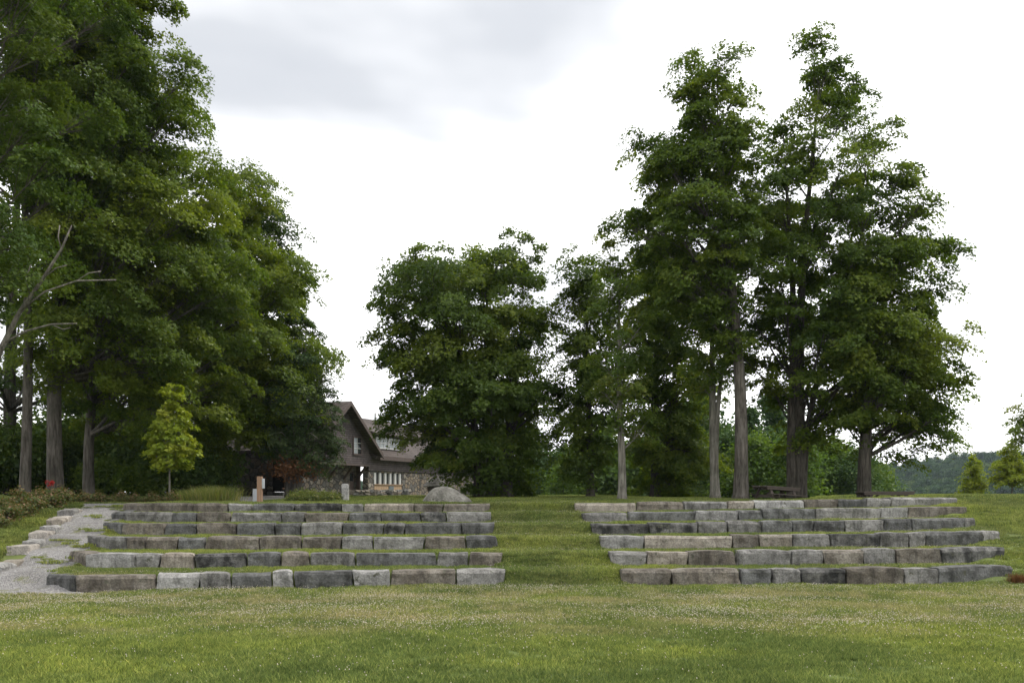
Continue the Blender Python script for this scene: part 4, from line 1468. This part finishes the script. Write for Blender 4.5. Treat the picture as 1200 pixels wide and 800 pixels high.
near = [grass_patch('grass_patch', 0.50, 480, 0.062, 0.0075, 11 + i) for i in range(4)]
o = point_obj('lawn_grass', lawn_points(8.5, 22.6, 0.33, 0.3)); gn_scatter(o, near, 0.65, 1.35)
tag(o, 'short grass of the front lawn', 'grass', kind='stuff')
midp = [grass_patch('grass_patch', 0.42, 300, 0.070, 0.011, 31 + i) for i in range(4)]
o = point_obj('terrace_grass', lawn_points(22.6, 37.5, 0.27, 0.16)); gn_scatter(o, midp, 0.65, 1.3)
tag(o, 'short grass on the terraces, the aisle and the right slope', 'grass', kind='stuff')
farp = [grass_patch('grass_patch', 0.95, 420, 0.085, 0.02, 51 + i) for i in range(3)]
o = point_obj('top_lawn_grass', lawn_points(37.5, 64, 0.6, 0.2)); gn_scatter(o, farp, 0.8, 1.1)
tag(o, 'short grass of the upper lawn', 'grass', kind='stuff')

# the steep grass risers of the aisle and the slopes get small tufts, set closely
n = 240000
x = np.concatenate([RNG.uniform(-1.6, 4.6, n), RNG.uniform(8.5, 17, n // 2), RNG.uniform(-22, -10.5, n // 2)])
y = RNG.uniform(23.5, 36.8, len(x))
sl_ = np.hypot((gz(x, y + 0.03) - gz(x, y - 0.03)) / 0.06, (gz(x + 0.03, y) - gz(x - 0.03, y)) / 0.06)
k = (sl_ > 0.28) & (RNG.random(len(x)) < np.clip(np.sqrt(1 + sl_ ** 2) * 0.33, 0, 1)) & ~on_stone(x, y, 0.03) & ~in_path(x, y)
k &= ~((np.abs(x - edge_x(y) - 0.1) < 0.45) & (y > 22.8) & (y < 36))
x, y = x[k], y[k]
tuft = [grass_patch('grass_tuft', 0.13, 30, 0.065, 0.011, 71 + i) for i in range(4)]
o = point_obj('riser_grass', np.stack([x, y, gz(x, y)], 1)); gn_scatter(o, tuft, 0.7, 1.2)
tag(o, 'grass on the steep risers of the aisle and slopes', 'grass', kind='stuff')


# clover heads: little balls on the lawn, in drifts
def clover():
    n = 90000
    y = 9 + (24.6 - 9) * RNG.random(n) ** 0.75
    x = (RNG.random(n) * 2 - 1) * (y * 0.53 + 0.5)
    dens = 0.5 + 0.5 * np.sin(x * 0.9 + 1.7 * np.sin(y * 0.6)) * np.sin(y * 1.1 + 0.6 * np.sin(x * 0.7))
    dens = 0.12 + 0.88 * dens ** 1.5
    dens *= smst(13, 17, y) * 0.93 + 0.07
    ok = (RNG.random(n) < dens * 0.62) & ~in_path(x, y) & ~on_stone(x, y, 0.1)
    # a few in the aisle and on the right slope
    x2 = RNG.uniform(-0.6, 3.2, 1800); y2 = RNG.uniform(24, 36, 1800)
    k2 = ~on_stone(x2, y2, 0.05)
    x3 = RNG.uniform(9, 15, 1500); y3 = RNG.uniform(23.5, 33, 1500)
    k3 = ~on_stone(x3, y3, 0.05)
    x = np.concatenate([x[ok], x2[k2], x3[k3]]); y = np.concatenate([y[ok], y2[k2], y3[k3]])
    n = len(x)
    r = 0.0055 + 0.0045 * RNG.random(n)
    c = np.stack([x, y, gz(x, y) + 0.055 + 0.04 * RNG.random(n)], 1)
    oc = np.array([[1, 0, -0.5], [-0.5, 0.87, -0.5], [-0.5, -0.87, -0.5], [0, 0, 1.1]], float)
    v = (c[:, None, :] + oc[None] * r[:, None, None]).reshape(-1, 3)
    fo = np.array([[0, 1, 3], [1, 2, 3], [2, 0, 3], [2, 1, 0]])
    f = (np.arange(n)[:, None, None] * 4 + fo[None]).reshape(-1, 3)
    o = link('clover_blossoms', mesh_np('clover_blossoms', v, f), M['clover'])
    tag(o, 'white clover blossoms sprinkled over the front lawn', 'clover', kind='stuff')


clover()


def pebbles():
    n = 9000
    x = RNG.uniform(-15.2, -8.8, n); y = RNG.uniform(22.6, 36.6, n)
    ok = in_path(x, y); x, y = x[ok], y[ok]; n = len(x)
    r = 0.010 + 0.018 * RNG.random(n) ** 2
    c = np.stack([x, y, gz(x, y) + 0.014], 1)
    oc = np.array([[1, 0, 0], [0, 1, 0], [-1, 0, 0], [0, -1, 0], [0.2, 0.1, 0.6]], float)
    v = (c[:, None, :] + oc[None] * r[:, None, None]).reshape(-1, 3)
    fo = np.array([[0, 1, 4], [1, 2, 4], [2, 3, 4], [3, 0, 4]])
    f = (np.arange(n)[:, None, None] * 5 + fo[None]).reshape(-1, 3)
    o = link('pebbles', mesh_np('pebbles', v, f), M['pebble'])
    tag(o, 'loose grey pebbles on the gravel path', 'gravel', kind='stuff')


pebbles()


# ------------------------------------------------------------------ wooded hills across the valley
def hill_h(x, y):
    crest = np.interp(x, [-900, -250, -60, 20, 60, 120, 190, 260, 300, 340, 420, 600, 1200],
                      [-2, 0, 0, 1, 2, 3, 7, 12, 17, 23, 27, 24, 14])
    t = np.clip((y - 480) / 240.0, 0, 1)
    back = np.clip((1300 - y) / 500.0, 0, 1)
    base = -13 + (crest + 8) * (t ** 0.8) * smst(0, 1, back)
    return base + 1.6 * np.sin(x * 0.031) * np.sin(y * 0.027 + 1) * t


def hills():
    xs = np.linspace(-1100, 1300, 130); ys = np.linspace(440, 1320, 50)
    X, Y = np.meshgrid(xs, ys); Z = hill_h(X, Y)
    v = np.stack([X, Y, Z], -1).reshape(-1, 3)
    i = np.arange(len(xs) * len(ys)).reshape(len(ys), len(xs))
    f = np.stack([i[:-1, :-1], i[:-1, 1:], i[1:, 1:], i[1:, :-1]], -1).reshape(-1, 4)
    o = link('hills', mesh_np('hills', v, f, True), M['ground']); tag(o, kind='structure')
    # forest: leafy crowns instanced over the slopes in view
    protos = []
    for j in range(4):
        rng = np.random.default_rng(80 + j)
        n = 1100
        C = []; NR = []
        for b in range(11):
            ph = rng.random() * 6.28; rho = rng.random() ** 0.5; z = 2.5 + 6.5 * rng.random() * (1.15 - rho)
            if j == 3: z = 2 + 10 * rng.random(); rho *= (12.5 - z) / 16
            p = np.array([rho * 3.2 * math.cos(ph), rho * 3.2 * math.sin(ph), z])
            q = rng.normal(size=(n // 11, 3)) * np.array([1.0, 1.0, 0.7]) + p
            C.append(q); NR.append(rng.normal(size=q.shape) * 0.5 + np.array([p[0] * 0.3, p[1] * 0.3, 1.0]))
        C = np.concatenate(C); NR = np.concatenate(NR)
        nrm = NR / np.linalg.norm(NR, axis=1, keepdims=True)
        po = leaf_cloud('forest_crown', C, NR, 0.5 + 0.45 * rng.random(len(C)), (0.1, 0.5, 0.85, 0.0)[j] + rng.normal(size=len(C)) * 0.12, LEAF['far'], rng=rng)
        COL.objects.unlink(po)
        protos.append(po)
    n = 16000
    y = RNG.uniform(500, 800, n); x = RNG.uniform(-0.2, 0.62, n) * y
    z = hill_h(x, y)
    P = np.stack([x, y, z - 0.5], 1)
    o = point_obj('forest', P)
    gn_scatter(o, protos, 0.7, 1.35)
    tag(o, 'dense forest covering the distant hillside', 'forest', kind='stuff')


hills()

# ------------------------------------------------------------------ haze
def haze():
    m = MB(); m.box(-1400, 1500, -60, 1400, -40, 62)
    mat, nt, out = new_mat('haze_air')
    vp = nd(nt, 'ShaderNodeVolumePrincipled')
    vp.inputs['Color'].default_value = (0.72, 0.84, 1.0, 1)
    vp.inputs['Density'].default_value = 0.00009
    vp.inputs['Anisotropy'].default_value = 0.1
    nt.links.new(vp.outputs[0], out.inputs['Volume'])
    o = m.build('haze', mat)
    tag(o, kind='stuff')


haze()
